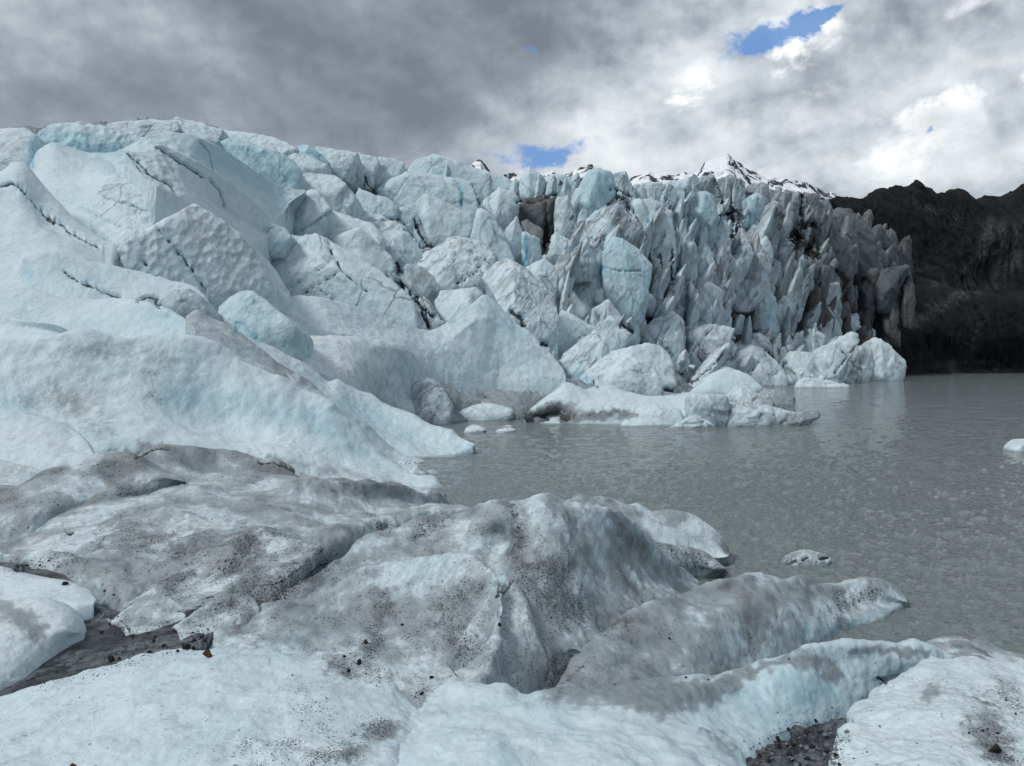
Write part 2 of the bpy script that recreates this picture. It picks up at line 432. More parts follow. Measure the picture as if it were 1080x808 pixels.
    h = n.math('ADD', h, n.math('MULTIPLY', g, 0.10))
    bp = n.new('ShaderNodeBump'); n.put(bp.inputs['Height'], h); bp.inputs['Strength'].default_value = 0.68
    b = n.new('ShaderNodeBsdfPrincipled'); n.put(b.inputs['Base Color'], col)
    b.inputs['Roughness'].default_value = 0.42; b.inputs['Specular IOR Level'].default_value = 0.28
    n.put(b.inputs['Normal'], bp.outputs[0])
    # bump distance follows the size of the body, held in tc: |d(position)/d(tc)|
    sc = n.new('ShaderNodeAttribute', attribute_name='tex_scale', attribute_type='OBJECT')
    n.put(bp.inputs['Distance'], n.math('MULTIPLY', sc.outputs['Fac'], 0.16))
    out = n.new('ShaderNodeOutputMaterial'); n.l.new(b.outputs[0], out.inputs[0])
    return m
ICE = ice_material()
def rock_material(name, c1, c2, scale, pale=None):
    m, n = new_mat(name)
    tc = n.attr('tc', 'Vector')
    a = n.noise(tc, scale, 7, 0.65); b_ = n.noise(tc, scale*7, 5, 0.7)
    col = n.mix(n.step(a, 0.35, 0.68), c1, c2)
    if pale:
        sp = n.new('ShaderNodeSeparateColor'); n.put(sp.inputs[0], n.attr('paint', 'Color'))
        sv = n.mapping(tc, (0, R(20), 0), (6, 3, 0.7))
        s1 = n.noise(sv, 1, 5, 0.65, 0.5)
        k = n.math('MULTIPLY', sp.outputs[2], n.step(s1, 0.36, 0.62), clamp=True)
        col = n.mix(k, col, pale)
        g = n.math('MULTIPLY', n.step(n.noise(n.mapping(tc, (0, R(25), 0), (1, 1, 0.5)), 6.5, 5, 0.75), 0.60, 0.70), n.step(n.noise(tc, 1.0, 2), 0.42, 0.62))
        col = n.mix(n.math('MULTIPLY', g, 0.6), col, (0.085, 0.085, 0.088))
        col = n.mix(n.math('MULTIPLY', sp.outputs[1], n.step(b_, 0.52, 0.66), clamp=True), col, (0.30, 0.29, 0.28))
    bp = n.new('ShaderNodeBump'); n.put(bp.inputs['Height'], n.math('ADD', n.math('MULTIPLY', a, 0.6), n.math('MULTIPLY', b_, 0.25)))
    sc = n.new('ShaderNodeAttribute', attribute_name='tex_scale', attribute_type='OBJECT')
    n.put(bp.inputs['Distance'], n.math('MULTIPLY', sc.outputs['Fac'], 0.5)); bp.inputs['Strength'].default_value = 0.7
    b = n.new('ShaderNodeBsdfPrincipled'); n.put(b.inputs['Base Color'], col); n.put(b.inputs['Normal'], bp.outputs[0])
    b.inputs['Roughness'].default_value = 0.8; b.inputs['Specular IOR Level'].default_value = 0.2
    out = n.new('ShaderNodeOutputMaterial'); n.l.new(b.outputs[0], out.inputs[0])
    return m
MORAINE = rock_material('moraine_debris', (0.003, 0.0038, 0.0055), (0.0115, 0.0125, 0.016), 1.6, pale=(0.095, 0.100, 0.105))
STONE = rock_material('wet_dark_stone', (0.012, 0.012, 0.013), (0.04, 0.04, 0.042), 2.0)
REDSTONE = rock_material('red_brown_stone', (0.05, 0.018, 0.012), (0.12, 0.045, 0.03), 2.0)
def snow_material():
    m, n = new_mat('mountain_snow_and_rock')
    tc = n.attr('tc', 'Vector')
    geo = n.new('ShaderNodeNewGeometry'); sx = n.new('ShaderNodeSeparateXYZ'); n.put(sx.inputs[0], geo.outputs['Normal'])
    a = n.noise(n.mapping(tc, (0, R(40), 0), (1, 1, 0.45)), 2.2, 8, 0.68, 0.8)
    sp = n.new('ShaderNodeSeparateColor'); n.put(sp.inputs[0], n.attr('paint', 'Color'))
    x = n.math('ADD', a, n.math('MULTIPLY', sp.outputs[0], 0.42))
    x = n.math('SUBTRACT', x, n.math('MULTIPLY', sx.outputs[2], 0.12))
    col = n.mix(n.step(x, 0.60, 0.64), (0.86, 0.88, 0.91), (0.045, 0.055, 0.075))
    b = n.new('ShaderNodeBsdfPrincipled'); n.put(b.inputs['Base Color'], col); b.inputs['Roughness'].default_value = 0.7; b.inputs['Specular IOR Level'].default_value = 0.1
    out = n.new('ShaderNodeOutputMaterial'); n.l.new(b.outputs[0], out.inputs[0])
    return m
SNOW = snow_material()
def water_material():
    m, n = new_mat('silty_lake_water')
    tcn = n.new('ShaderNodeTexCoord'); p = tcn.outputs['Object']
    big = n.noise(n.mapping(p, (0,0,R(8)), (0.10, 0.05, 1)), 1.0, 3, 0.5)
    h = n.noise(n.mapping(p, (0, 0, R(6)), (4.2, 5.2, 1)), 1.0, 5, 0.60, 0.25)
    h = n.math('ADD', n.math('MULTIPLY', h, 1.0), n.math('MULTIPLY', n.noise(n.mapping(p, (0, 0, R(-14)), (2.2, 2.8, 1)), 1.0, 5, 0.60, 0.2), 0.7))
    amp = n.math('ADD', 0.07, n.math('MULTIPLY', n.noise(n.mapping(p, (0,0,R(4)), (0.03, 0.05, 1)), 1.0, 3, 0.5), 0.14))
    bp = n.new('ShaderNodeBump'); n.put(bp.inputs['Height'], h); bp.inputs['Strength'].default_value = 1.0; n.put(bp.inputs['Distance'], amp)
    b = n.new('ShaderNodeBsdfPrincipled'); b.inputs['IOR'].default_value = 1.33
    n.put(b.inputs['Base Color'], n.mix(big, (0.172, 0.202, 0.203), (0.202, 0.230, 0.228)))
    b.inputs['Roughness'].default_value = 0.04; n.put(b.inputs['Normal'], bp.outputs[0])
    out = n.new('ShaderNodeOutputMaterial'); n.l.new(b.outputs[0], out.inputs[0])
    return m
WATER = water_material()
def slush_material():
    m, n = new_mat('wet_grey_slush')
    tc = n.attr('tc', 'Vector')
    sv = n.mapping(n.mapping(tc, (0, 0, R(-38))), (0, 0, 0), (1.3, 2.6, 1))
    a = n.noise(sv, 1.6, 6, 0.65, 0.5); b_ = n.noise(tc, 9, 5, 0.7); big = n.noise(tc, 0.7, 3)
    col = n.mix(n.step(a, 0.36, 0.66), (0.018, 0.021, 0.025), (0.15, 0.165, 0.18))
    col = n.mix(n.math('MULTIPLY', n.step(b_, 0.50, 0.58), 0.85), col, (0.012, 0.012, 0.014))
    bp = n.new('ShaderNodeBump'); n.put(bp.inputs['Height'], n.math('ADD', a, n.math('MULTIPLY', b_, 0.35))); bp.inputs['Strength'].default_value = 0.35; bp.inputs['Distance'].default_value = 0.05
    b = n.new('ShaderNodeBsdfPrincipled'); n.put(b.inputs['Base Color'], col); n.put(b.inputs['Roughness'], n.math('ADD', 0.12, n.math('MULTIPLY', big, 0.5)))
    n.put(b.inputs['Normal'], bp.outputs[0])
    out = n.new('ShaderNodeOutputMaterial'); n.l.new(b.outputs[0], out.inputs[0])
    return m
SLUSH = slush_material()

# ------------------------------------------------------------------ sky: broken overcast, thick and grey at left, bright cumulus rims over the peaks
SUN_AZ, SUN_EL = R(-122), R(47)          # azimuth from +Y towards +X
def azel(px, py):
    az = math.atan((px-CX)/F); return az, math.atan((HOR-py)/F*math.cos(az))
def make_world():
    w = bpy.data.worlds.new('World'); SC.world = w; w.use_nodes = True
    n = NT(w.node_tree)
    tc = n.new('ShaderNodeTexCoord'); sx = n.new('ShaderNodeSeparateXYZ'); n.put(sx.inputs[0], tc.outputs['Generated'])
    az = n.math('ARCTAN2', sx.outputs[0], sx.outputs[1]); el = n.math('ARCSINE', sx.outputs[2])
    cv = n.new('ShaderNodeCombineXYZ'); n.put(cv.inputs[0], az); n.put(cv.inputs[1], n.math('MULTIPLY', el, 1.25)); cv.inputs[2].default_value = 3.7
    v = cv.outputs[0]
    big = n.noise(v, 3.2, 4, 0.50); med = n.noise(v, 7.5, 9, 0.58, 0.15); fine = n.noise(v, 20.0, 8, 0.60)
    puff = n.vor(n.vmath('ADD', v, n.vscale(n.noise(v, 12.0, 3, out=1), 0.06)), 11.0, 'SMOOTH_F1', smooth=0.6)
    def relief(scale, dx, dy, det, rough):
        a_ = n.noise(v, scale, det, rough, 0.1)
        o_ = n.new('ShaderNodeVectorMath', operation='ADD'); n.put(o_.inputs[0], v); o_.inputs[1].default_value = (dx, dy, 0)
        return n.math('SUBTRACT', a_, n.noise(o_.outputs[0], scale, det, rough, 0.1))
    rl = n.math('ADD', n.math('MULTIPLY', relief(4.2, 0.014, 0.034, 8, 0.54), 1.7), n.math('MULTIPLY', relief(10.0, 0.007, 0.014, 9, 0.60), 0.75))
    rl = n.math('MULTIPLY', rl, n.math('ADD', 0.50, n.math('MULTIPLY', n.step(az, -0.15, 0.30), 0.60)))
    wob = n.math('MULTIPLY', n.math('SUBTRACT', med, 0.5), 2.6)
    wv_ = n.new('ShaderNodeSeparateColor'); n.put(wv_.inputs[0], n.noise(v, 9.0, 8, 0.62, out=1))
    azw = n.math('ADD', az, n.math('MULTIPLY', n.math('SUBTRACT', wv_.outputs[0], 0.5), 0.17))
    elw = n.math('ADD', el, n.math('MULTIPLY', n.math('SUBTRACT', wv_.outputs[1], 0.5), 0.10))
    def spot(px, py, rx, ry, rot=0.0, az=azw, el=elw):
        a0, e0 = azel(px, py); rx /= F; ry /= F
        dx = n.math('SUBTRACT', az, a0); dy = n.math('SUBTRACT', el, e0)
        c, s = math.cos(rot), math.sin(rot)
        x = n.math('ADD', n.math('MULTIPLY', dx, c/rx), n.math('MULTIPLY', dy, s/rx))
        y = n.math('ADD', n.math('MULTIPLY', dx, -s/ry), n.math('MULTIPLY', dy, c/ry))
        d = n.math('ADD', n.math('MULTIPLY', x, x), n.math('MULTIPLY', y, y))
        return n.math('POWER', 2.718, n.math('MULTIPLY', d, -1.0))
    def total(lst):
        t = None
        for a in lst:
            s = n.math('MULTIPLY', spot(*a[:-1]), a[-1]); t = s if t is None else n.math('ADD', t, s)
        return t
    # brightness of the cloud deck
    t = n.math('ADD', n.math('MULTIPLY', n.math('SUBTRACT', big, 0.5), 0.85), n.math('MULTIPLY', n.math('SUBTRACT', med, 0.5), 0.6))
    t = n.math('ADD', t, n.math('MULTIPLY', n.math('SUBTRACT', 0.36, puff), 0.16))
    t = n.math('ADD', t, n.math('MULTIPLY', n.math('SUBTRACT', fine, 0.5), 0.18))
    t = n.math('ADD', n.math('ADD', t, rl), 0.37)
    t = n.math('ADD', t, total([(720,120,80,90,0.6,0.26),(770,155,140,36,0,0.16),(850,40,60,50,0.6,0.20),(900,175,190,40,0,0.26),(1000,172,170,28,0,0.24),(1050,60,70,45,0.4,0.16),(560,165,110,26,0,0.24),(930,95,60,25,0.3,0.2),
                                (640,140,60,40,0.5,0.25),(250,90,55,35,0.4,0.12),(80,30,90,60,0,0.10),(330,60,150,70,0.3,-0.24),(120,100,160,26,0,-0.16),(480,40,120,60,0,-0.16),(420,130,100,36,0,-0.16),(860,105,100,55,0.2,-0.12),(940,20,80,30,0,0.05)]))
    t = n.math('ADD', t, n.math('SUBTRACT', n.math('MULTIPLY', n.step(el, 0.45, 1.1), 0.02), n.math('MULTIPLY', n.step(n.math('ABSOLUTE', az), 1.0, 2.2), 0.07)), clamp=True)
    ramp = n.new('ShaderNodeValToRGB'); n.put(ramp.inputs[0], t)
    e = ramp.color_ramp.elements
    e[0].position = 0.0; e[0].color = (0.150, 0.172, 0.207, 1)
    e[1].position = 1.0; e[1].color = (0.66, 0.69, 0.707, 1)
    for pos, c in ((0.25, (0.222, 0.253, 0.296, 1)), (0.5, (0.375, 0.415, 0.461, 1)), (0.75, (0.53, 0.570, 0.605, 1))):
        x = e.new(pos); x.color = c
    # sunlit rims
    rim = n.math('MULTIPLY', n.step(n.math('SUBTRACT', n.noise(v, 13.0, 9, 0.62, 0.2), n.math('MULTIPLY', n.math('SUBTRACT', puff, 0.36), 0.5)), 0.47, 0.64), total([(712,135,50,66,0.9,1.1),(840,50,46,40,0.9,1.1),(775,95,36,36,0.5,0.9),(985,95,50,18,0.35,1.0),(1055,45,46,40,0.4,0.9),(945,150,45,22,0,0.35),(1020,170,120,20,0,0.5),(600,160,60,16,0,0.6)]), clamp=True)
    cloud = n.mix(rim, ramp.outputs[0], (0.96, 0.96, 0.955))
    # holes to the blue sky
    hole = total([(803,42,48,17,0.32,1.15),(850,10,22,8,0.1,0.9),(572,162,62,16,0.05,1.1),(548,46,9,6,-0.6,0.9),(992,145,9,6,0.5,0.8),(1052,28,14,7,0,0.5),(510,172,20,10,0,0.7),(880,4,14,5,0,0.6)])
    brk = n.math('ADD', n.math('MULTIPLY', n.math('SUBTRACT', med, 0.5), 1.6), n.math('MULTIPLY', n.math('SUBTRACT', fine, 0.5), 2.4))
    hm = n.step(n.math('MULTIPLY', hole, n.math('ADD', 1.0, brk)), 0.36, 0.98)
    hm = n.math('MULTIPLY', hm, 0.93)
    sky = n.new('ShaderNodeTexSky', sky_type='NISHITA'); sky.sun_disc = False; sky.sun_elevation = SUN_EL; sky.sun_rotation = SUN_AZ
    sky.altitude = 500
    bl = n.vscale(sky.outputs[0], 0.06)
    bl = n.mix(0.72, bl, (0.12, 0.28, 0.60))
    final = n.mix(hm, cloud, bl)
    bg = n.new('ShaderNodeBackground'); n.put(bg.inputs[0], final); bg.inputs[1].default_value = 1.0
    out = n.new('ShaderNodeOutputWorld'); n.l.new(bg.outputs[0], out.inputs[0])
make_world()
sl = bpy.data.lights.new('sun', 'SUN'); sl.energy = 1.5; sl.angle = R(13); sl.color = (1.0, 0.98, 0.95)
so = bpy.data.objects.new('sun', sl); COL.objects.link(so)
from mathutils import Vector
sd = Vector((math.sin(SUN_AZ)*math.cos(SUN_EL), math.cos(SUN_AZ)*math.cos(SUN_EL), math.sin(SUN_EL)))
so.rotation_euler = (-sd).to_track_quat('-Z', 'Y').to_euler(); so.location = sd*50+Vector((0, 0, 20))
cd = bpy.data.cameras.new('camera'); co = bpy.data.objects.new('camera', cd); COL.objects.link(co)
co.location = (0, 0, CZ); co.rotation_euler = (R(90), 0, 0)
cd.sensor_fit = 'HORIZONTAL'; cd.sensor_width = 36; cd.lens = 36*F/1080; cd.shift_y = (HOR-404)/1080.0; cd.clip_start = 0.1; cd.clip_end = 9000
SC.camera = co
SC.view_settings.view_transform = 'Standard'; SC.view_settings.look = 'None'; SC.view_settings.exposure = 0.40; SC.view_settings.gamma = 1.0; SC.view_settings.use_curve_mapping = False
SC.cycles.use_denoising = True
try:
    SC.cycles.denoiser = 'OPENIMAGEDENOISE'; SC.cycles.denoising_input_passes = 'RGB_ALBEDO_NORMAL'; SC.cycles.denoising_prefilter = 'ACCURATE'
except Exception: pass
SC.cycles.use_adaptive_sampling = True; SC.cycles.adaptive_threshold = 0.025; SC.cycles.max_bounces = 6; SC.cycles.diffuse_bounces = 3; SC.cycles.glossy_bounces = 2
# ================================================================== THE SETTING
def quad_sheet(name, x0, x1, y0, y1, z, mat, nx=2, ny=2):
    xs, ys = np.linspace(x0, x1, nx), np.linspace(y0, y1, ny)
    X, Y = np.meshgrid(xs, ys); V = np.stack([X, Y, 0*X+z], -1).reshape(-1, 3)
    idx = np.arange(nx*ny).reshape(ny, nx)
    f = np.stack([idx[:-1,:-1], idx[:-1,1:], idx[1:,1:], idx[1:,:-1]], -1).reshape(-1, 4)
    return mesh_obj(name, V, f, mat, {'tc': V*1.0}, origin=np.array([0, 0, z]))
def lake():
    u = np.concatenate([np.linspace(-1.2, -0.16, 40, endpoint=False), np.linspace(-0.16, 0.80, 560, endpoint=False), np.linspace(0.80, 1.7, 40)])
    pyr = np.concatenate([np.linspace(1500, 840, 40, endpoint=False), np.linspace(840, 393, 520)])
    Yr = np.concatenate([water_y(pyr), [420, 700, 1500, 4000]])
    U, Y = np.meshgrid(u, Yr); X = U*Y
    sp = np.repeat(np.gradient(Yr)[:,None], len(u), 1).ravel()
    x, y = X.ravel(), Y.ravel(); z = np.zeros(len(x))
    for i, (wl, a, rot) in enumerate(((0.16, .0050, .3), (0.30, .0088, .1), (0.55, .0105, -.25), (1.0, .009, .12), (2.0, .010, -.1), (4.5, .008, .15))):
        c, s_ = math.cos(rot), math.sin(rot)
        q = np.stack([(x*c+y*s_)/wl*.95, (-x*s_+y*c)/wl*1.15, np.full(len(x), 3.3*i)], -1)
        z += a*4.6*perlin(q)*sstep(0.4, 1.2, wl/np.maximum(sp, 1e-3))
    V = np.stack([x, y, z], -1); nx, ny = len(u), len(Yr)
    idx = np.arange(nx*ny).reshape(ny, nx)
    f = np.stack([idx[:-1,:-1], idx[:-1,1:], idx[1:,1:], idx[1:,:-1]], -1).reshape(-1, 4)
    return mesh_obj('lake_water', V, f, WATER, {}, origin=np.zeros(3))
tag(lake(), kind='structure')
tag(quad_sheet('ground', -1500, 2500, -80, 5000, -3.0, MORAINE), kind='structure')

# far snow peaks, about 2.5 km away
SNOW_S = 2500
def peak(name, crest, foot_py, Y, base, label, **kw):
    c = P(crest); rows = [' '.join(f'{x},{y},{Y}' for x, y in c),
        ' '.join(f'{x},{y*0.45+foot_py*0.55},{Y*0.90}' for x, y in c), ' '.join(f'{x},{foot_py},{Y*0.72}' for x, y in c)]
    o = loft(name, rows, SNOW, back=Y*0.12, drop=Y*0.10, rnd=0.2, skirt=60, base=base, sharp=True, scale=Y/20, amp=0.02, freq=1.1, oct=6, rid=0.045, res=1.0, **kw)
    return tag(o, kind='structure')
peak('snow_mountain', '655,196 664,190 675,185 684,181 690,185 700,183 712,184 722,180 730,184 738,181 744,172 752,169 760,166 766,161 769,162 775,170 782,174 790,180 800,183 808,187 818,189 830,190 842,192 852,193 858,197 866,203 872,206 876,202 884,207 892,213 905,222', 262, 2500, (0.40, 0, 0, 0), '')
peak('snow_mountain', '488,190 496,177 502,171 506,169 512,176 520,183 528,188 533,184 542,181 550,185 560,180 575,184 583,182 592,186 600,182 612,176 622,173 632,178 645,188 660,196 680,205', 262, 2900, (0.42, 0, 0, 0), '')
MARKS_SN = 0

# dark debris-covered moraine on the right shore
def moraine():
    rows = ['850,216,300 870,213 885,212,340 900,211 912,210 923,205 943,201 959,197 966,193 979,198 995,205 1005,201 1014,203 1032,211 1052,208 1067,204 1080,199 1110,192,400 1170,186',
            '845,232,290 885,226,325 912,224 950,222 985,226 1010,230 1040,232 1070,226 1110,220,380 1170,215',
            '840,262,280 885,262,320 930,268 970,275 1000,268 1030,250,350 1060,242 1110,240,360 1170,240',
            '835,300,270 885,305,312 930,300 975,293 1000,300,330 1030,302,350 1060,300,352 1110,302,345 1170,300',
            '835,322,255 885,335,285 930,325 975,312 1010,316,300 1040,318,298 1110,320,300 1170,322',
            '835,350,235 885,360,262 930,355 975,348 1030,352,292 1110,350,296 1170,352',
            '830,402,200 880,401,230 915,400,250 950,396,268 1000,394.5,287 1050,393.8,298 1110,393.5,300 1180,393,310']
    return loft('moraine_hill', rows, MORAINE, back=60, drop=25, rnd=0.2, skirt=3, base=(0, 0, 0.10, 0), amp=0.13, freq=0.55, oct=7, rid=0.08, fac=0.12, scale=15, res=1.4)
MARKS += [(2, P('1022,300 1035,262 1050,240'), 9, 0.95, 0, 1e9), (2, P('1040,292 1056,262 1072,244'), 8, 0.9, 0, 1e9), (2, P('1058,292 1080,266'), 6, 0.8, 280, 1e9),
          (2, P('925,330 940,300 962,285'), 10, 0.7, 230, 1e9), (2, P('960,345 1000,318 1030,300'), 5, 0.7, 230, 1e9), (2, P('1000,384 1010,396'), 3, 0.9, 230, 1e9),
          (1, P('965,212 985,222 1012,228'), 4, 0.5, 300, 1e9), (1, P('1005,358 1020,362 1035,345'), 5, 0.4, 230, 1e9), (2, P('985,386 1020,382 1055,384'), 3, 0.5, 230, 1e9), (2, P('985,300 1010,296 1050,302'), 4, 0.5, 230, 1e9)]
tag(moraine(), 'black debris covered moraine hill rising from the far right shore', kind='structure')

# the body of the glacier under and behind the separate ridges and seracs
def glacier():
    sky = P('-70,150 0,146 60,140 125,138 190,133 250,150 330,166 400,178 450,184 500,196 560,200 640,200 700,205 760,205 830,212 880,226 905,250')
    foot = P('-70,420 0,400 100,370 230,380 330,396 400,425 470,445 560,446 700,446 760,430 800,412 835,409 860,404 880,403 895,402 900,402 902,402')
    n = 60
    def rs(p):
        L = np.r_[0, np.cumsum(np.hypot(*np.diff(p, axis=0).T))]
        return np.stack([np.interp(np.linspace(0, 1, n), L/L[-1], p[:,k]) for k in (0, 1)], -1)
    a, b = rs(sky), rs(foot)
    rows = []
    for t in np.linspace(0, 1, 9):
        q = a*(1-t)+b*t; Y = D(q[:,0], q[:,1])*(1.24-0.12*t)*(1+0.45*sstep(.30, .5, t)*sstep(480, 400, q[:,0]))
        if t == 1: Y = np.where(q[:,0] > 450, np.maximum(Y, 1.02*water_y(np.maximum(q[:,1], 396))), Y*1.35)
        rows.append(' '.join(f'{x:.1f},{y:.1f},{yy:.2f}' for (x, y), yy in zip(q, Y)))
    return loft('glacier', rows, ICE, back=25, drop=12, rnd=0.25, skirt=2, base=(0.5, 0.0, 0.35, 0), tex=(0.2, 0.6, 0.6, 0.25), amp=0.18, freq=0.9, oct=5, rid=0.05, fac=0.25, scale=5, res=2.2)  # silt and dark tone also paint shade into the gaps between shards

# ================================================================== LEFT AND MIDDLE OF THE GLACIER: slabs and seracs traced one by one
GL = 'seracs of the crevassed left slope'
def serac(label, outline, Y=None, cat='serac', name='serac', silt=0.08, grit=0.0, blue=0.12, crack=0.0, cups=0.25, streak=0.26, frac=0.6, dark=0.0, group=None, **kw):
    kw.setdefault('amp', 0.02); kw.setdefault('freq', 0.8); kw.setdefault('step', 0.0); kw.setdefault('bump', 0.010); 
    ox = (P(outline) if isinstance(outline, str) else outline)[:,0].mean(); wl = float(sstep(540, 690, ox))
    kw.setdefault('vfl', 0.004+0.006*wl); kw.setdefault('fac', (0.09+0.08*wl)*min(1.0, frac+0.2)); kw.setdefault('inner', 2+int(3*wl))
    o = block(name, outline, ICE, Y, base=(silt, grit, blue, crack), tex=(cups, streak, frac, dark), **kw)
    return tag(o, label, cat, group)
def ridge(label, rows, cat='ice ridge', name='ice_ridge', silt=0.12, grit=0.0, blue=0.12, crack=0.0, cups=0.12, streak=0.1, frac=0.15, dark=0.0, group=None, **kw):
    kw.setdefault('amp', 0.05); kw.setdefault('bump', 0.012)
    o = loft(name, rows, ICE, base=(silt, grit, blue, crack), tex=(cups, streak, frac, dark), **kw)
    return tag(o, label, cat, group)

# marks: dark cracks; some wide strokes paint the shade of caves black
for s, w, k in (('0,195 13,192 22,198 35,212 45,225 55,232 60,232 75,245 90,253 104,260', 1.5, 1.0), ('50,229 58,234', 2.5, 1.0), ('135,160 147,172 160,184 172,190 185,200', 1.6, 0.95), ('165,156 180,163 200,177 215,186', 1.3, .9),
                ('212,150 220,160 225,175 226,182', 0.9, .75), ('222,190 232,200 237,218', 1.0, .75), ('168,241 180,256 195,275 208,292 218,307', 1.2, .8), ('135,257 150,275 166,291', 1.0, .7),
                ('106,205 125,212 145,219 162,224 185,222', 0.8, .7), ('85,219 100,226 130,240', .7, .55), ('68,287 82,296 100,303 115,310 128,312', 1.4, .9), ('345,254 352,268 362,285 380,302 394,312', 1.0, .8),
                ('320,310 338,298 362,283', .8, .7), ('300,306 325,292 352,272', .7, .6), ('335,304 352,316', .8, .6), ('145,318 155,312 166,316', 1.5, .9), ('162,318 168,324', 2.0, .9), ('390,232 420,231 428,238 436,250 445,262 455,260', 1.0, .7),
                ('438,230 441,243 448,255 455,261', 1.8, .9), ('385,185 390,198 396,204', 2.0, .8), ('383,198 386,186', 1.2, .7), ('318,243 334,235 348,222', .9, .7), ('420,277 422,288', 3.0, 1.0), ('406,288 418,296 426,303', 1.4, .8),
                ('428,303 440,318 458,334', 1.8, .85), ('440,312 448,332', 1.4, .9), ('447,330 452,346', 1.3, .8), ('478,186 486,198 487,217', 1.0, .5), ('499,195 504,208 507,218', 1.2, .75),
                ('506,286 500,270 497,262', .8, .5), ('454,282 478,262 490,252', .7, .55), ('480,300 505,284 512,272 516,262', 1.2, .75), ('640,216 653,208 661,217 668,226', 1.5, 1.0), ('645,200 655,201 666,208', 1.2, .8),
                ('540,329 550,336 553,342', 3.0, 1.0), ('572,363 579,364', 3.0, 1.0), ('655,341 664,346 668,351', 2.5, 1.0), ('600,398 608,384 618,374', 1.0, .8), ('608,396 616,382 626,372', .9, .7), ('625,398 630,408', 1.2, .8),
                ('709,340 700,352 699,364 709,376', .8, .6), ('752,344 735,365 727,378', 1.0, .6), ('735,395 750,388 765,372', 1.6, .85), ('728,402 736,398', 2.6, .95), ('703,412 716,412', 3.0, .95), ('790,392 812,372', .8, .8), ('812,400 830,382', .7, .7),
                ('878,396 892,380 905,365', .8, .8), ('888,370 900,380 906,390', .9, .7), ('573,215 577,230 577,248', 1.4, .95), ('545,212 562,213 582,205 588,206', 1.8, .9), ('577,240 577,255 574,266', 4.0, 1.0), ('612,208 606,225 603,232', .9, .7),
                ('681,212 684,225 684,236', 1.0, .5), ('640,283 655,285 676,286', .7, .5), ('701,195 700,205 708,222', 1.4, .6), ('723,200 724,215 722,235', 1.6, .75), ('755,190 757,205 765,222', 1.6, .8), ('772,225 778,240 774,250', 3.5, .95),
                ('762,228 772,222 779,224', 1.6, .85), ('711,262 709,282 710,300', 2.0, .9), ('846,205 846,225 843,240', 2.5, .95), ('838,250 850,262 860,268', 7.0, .95), ('845,240 856,236 862,240', 4.0, .9), ('885,285 895,297 892,315', 5.0, .9)):
    mark(3, s, w, k, 28)
# blue fresh faces
for s, w, k in (('48,143 75,148 110,160 128,160', 10, .62), ('32,146 34,160 32,174', 4, .85), ('214,160 245,175 280,195 300,215', 16, .50), ('238,150 270,165 300,180', 9, .45), ('26,286 30,292', 6, .6), ('250,340 262,348 270,355', 5, .75), ('248,345 249,350', 3, .9), ('255,320 280,335', 14, .45),
                ('322,158 338,168', 6, .55), ('487,195 488,208 486,218', 1.6, .9), ('553,250 554,265 553,280', 3.0, .95), ('636,283 634,290', 4, .9), ('616,400 620,408', 6, .9), ('681,290 682,305', 3, .7), ('683,222 685,236', 1.8, .9), ('793,220 788,235', 6, .45), ('625,205 640,185 640,210', 14, .35),
                ('735,235 745,215 745,245', 12, .3), ('365,425 400,445 430,460', 12, .50), ('520,330 540,350', 14, .35), ('435,278 432,285', 3, .7), ('725,315 718,330', 5, .45), ('808,318 812,335', 5, .4), ('652,262 665,290', 14, .35), ('612,345 640,335', 8, .15)):
    mark(2, s, w, k, 28)
mark(0, '562,440 580,432 600,436', 9, .95); mark(1, '562,441 580,433 596,438', 9, .9); mark(3, '566,442 585,436 600,441', 4, .7); mark(0, '610,440 650,434 670,440', 5, .7); mark(1, '620,437 655,432 675,436', 3.5, .8)  # strokes at left paint the shade of the hollow under the long iceberg
mark(3, '826,597 833,592 838,590', 3.5, 1); mark(3, '866,588 876,586 884,587', 2.8, .95); mark(3, '846,590 852,586', 2, .8)
glac = tag(glacier(), kind='structure')
S = serac
# ---- skyline, far left to the saddle
S('rounded snowy serac at the far left end of the skyline', '-40,140 0,137 8,134 25,135 38,142 33,158 31,178 0,185 -40,190', lean=.9, cups=.3, blue=.1)
S('long skyline slab with a dark blue scalloped hollow under its rim', '36,142 60,129 85,128 120,135 150,147 172,152 150,160 105,166 60,158 45,148', lean=.35, cups=.9, blue=.35, yaw=.3)
S('low cracked slab on the skyline just left of its highest point', '110,131 128,127 160,126 186,128 190,136 170,145 140,144', lean=.8, silt=.25, frac=.9, streak=.3)
S('highest pale block of the left skyline with a small pointed top', '172,127 186,123 206,128 221,134 236,136 232,148 205,144 180,140', lean=.7, frac=.8)
S('tilted blue slab below the skyline right of the highest block', '229,149 244,145 262,153 279,157 296,161 309,169 317,180 310,190 297,192 262,172 240,158', lean=.25, cups=.5, blue=.42, thick=.5)
S('smooth pale skyline slab sloping down to the right', '222,135 240,137 258,142 286,144 303,151 314,156 296,163 272,156 245,146', lean=1.0)
S('flat topped pale block below the sloping skyline slab', '290,162 303,155 318,163 332,166 346,173 340,178 318,177 306,170', lean=.8)
S('blue tipped sharp slab leaning on the skyline at left centre', '312,154 325,152 336,160 348,171 345,175 330,167', lean=.3, blue=.5, thick=.5)
S('pale skyline block next to the blue tipped slab', '331,154 357,158 378,161 368,178 350,175 342,168', lean=.6)
S('skyline block with slanting brown layers left of the saddle', '378,161 398,166 400,170 392,186 369,179', lean=.5, streak=.4)
S('broad skyline block with a flat grey shaded end', '399,166 413,167 427,171 421,183 406,190 391,185', lean=.5, blue=.2)
S('rounded pale block under the skyline between two blue slabs', '300,191 326,183 353,184 366,194 356,205 330,200 306,199', lean=1.0)
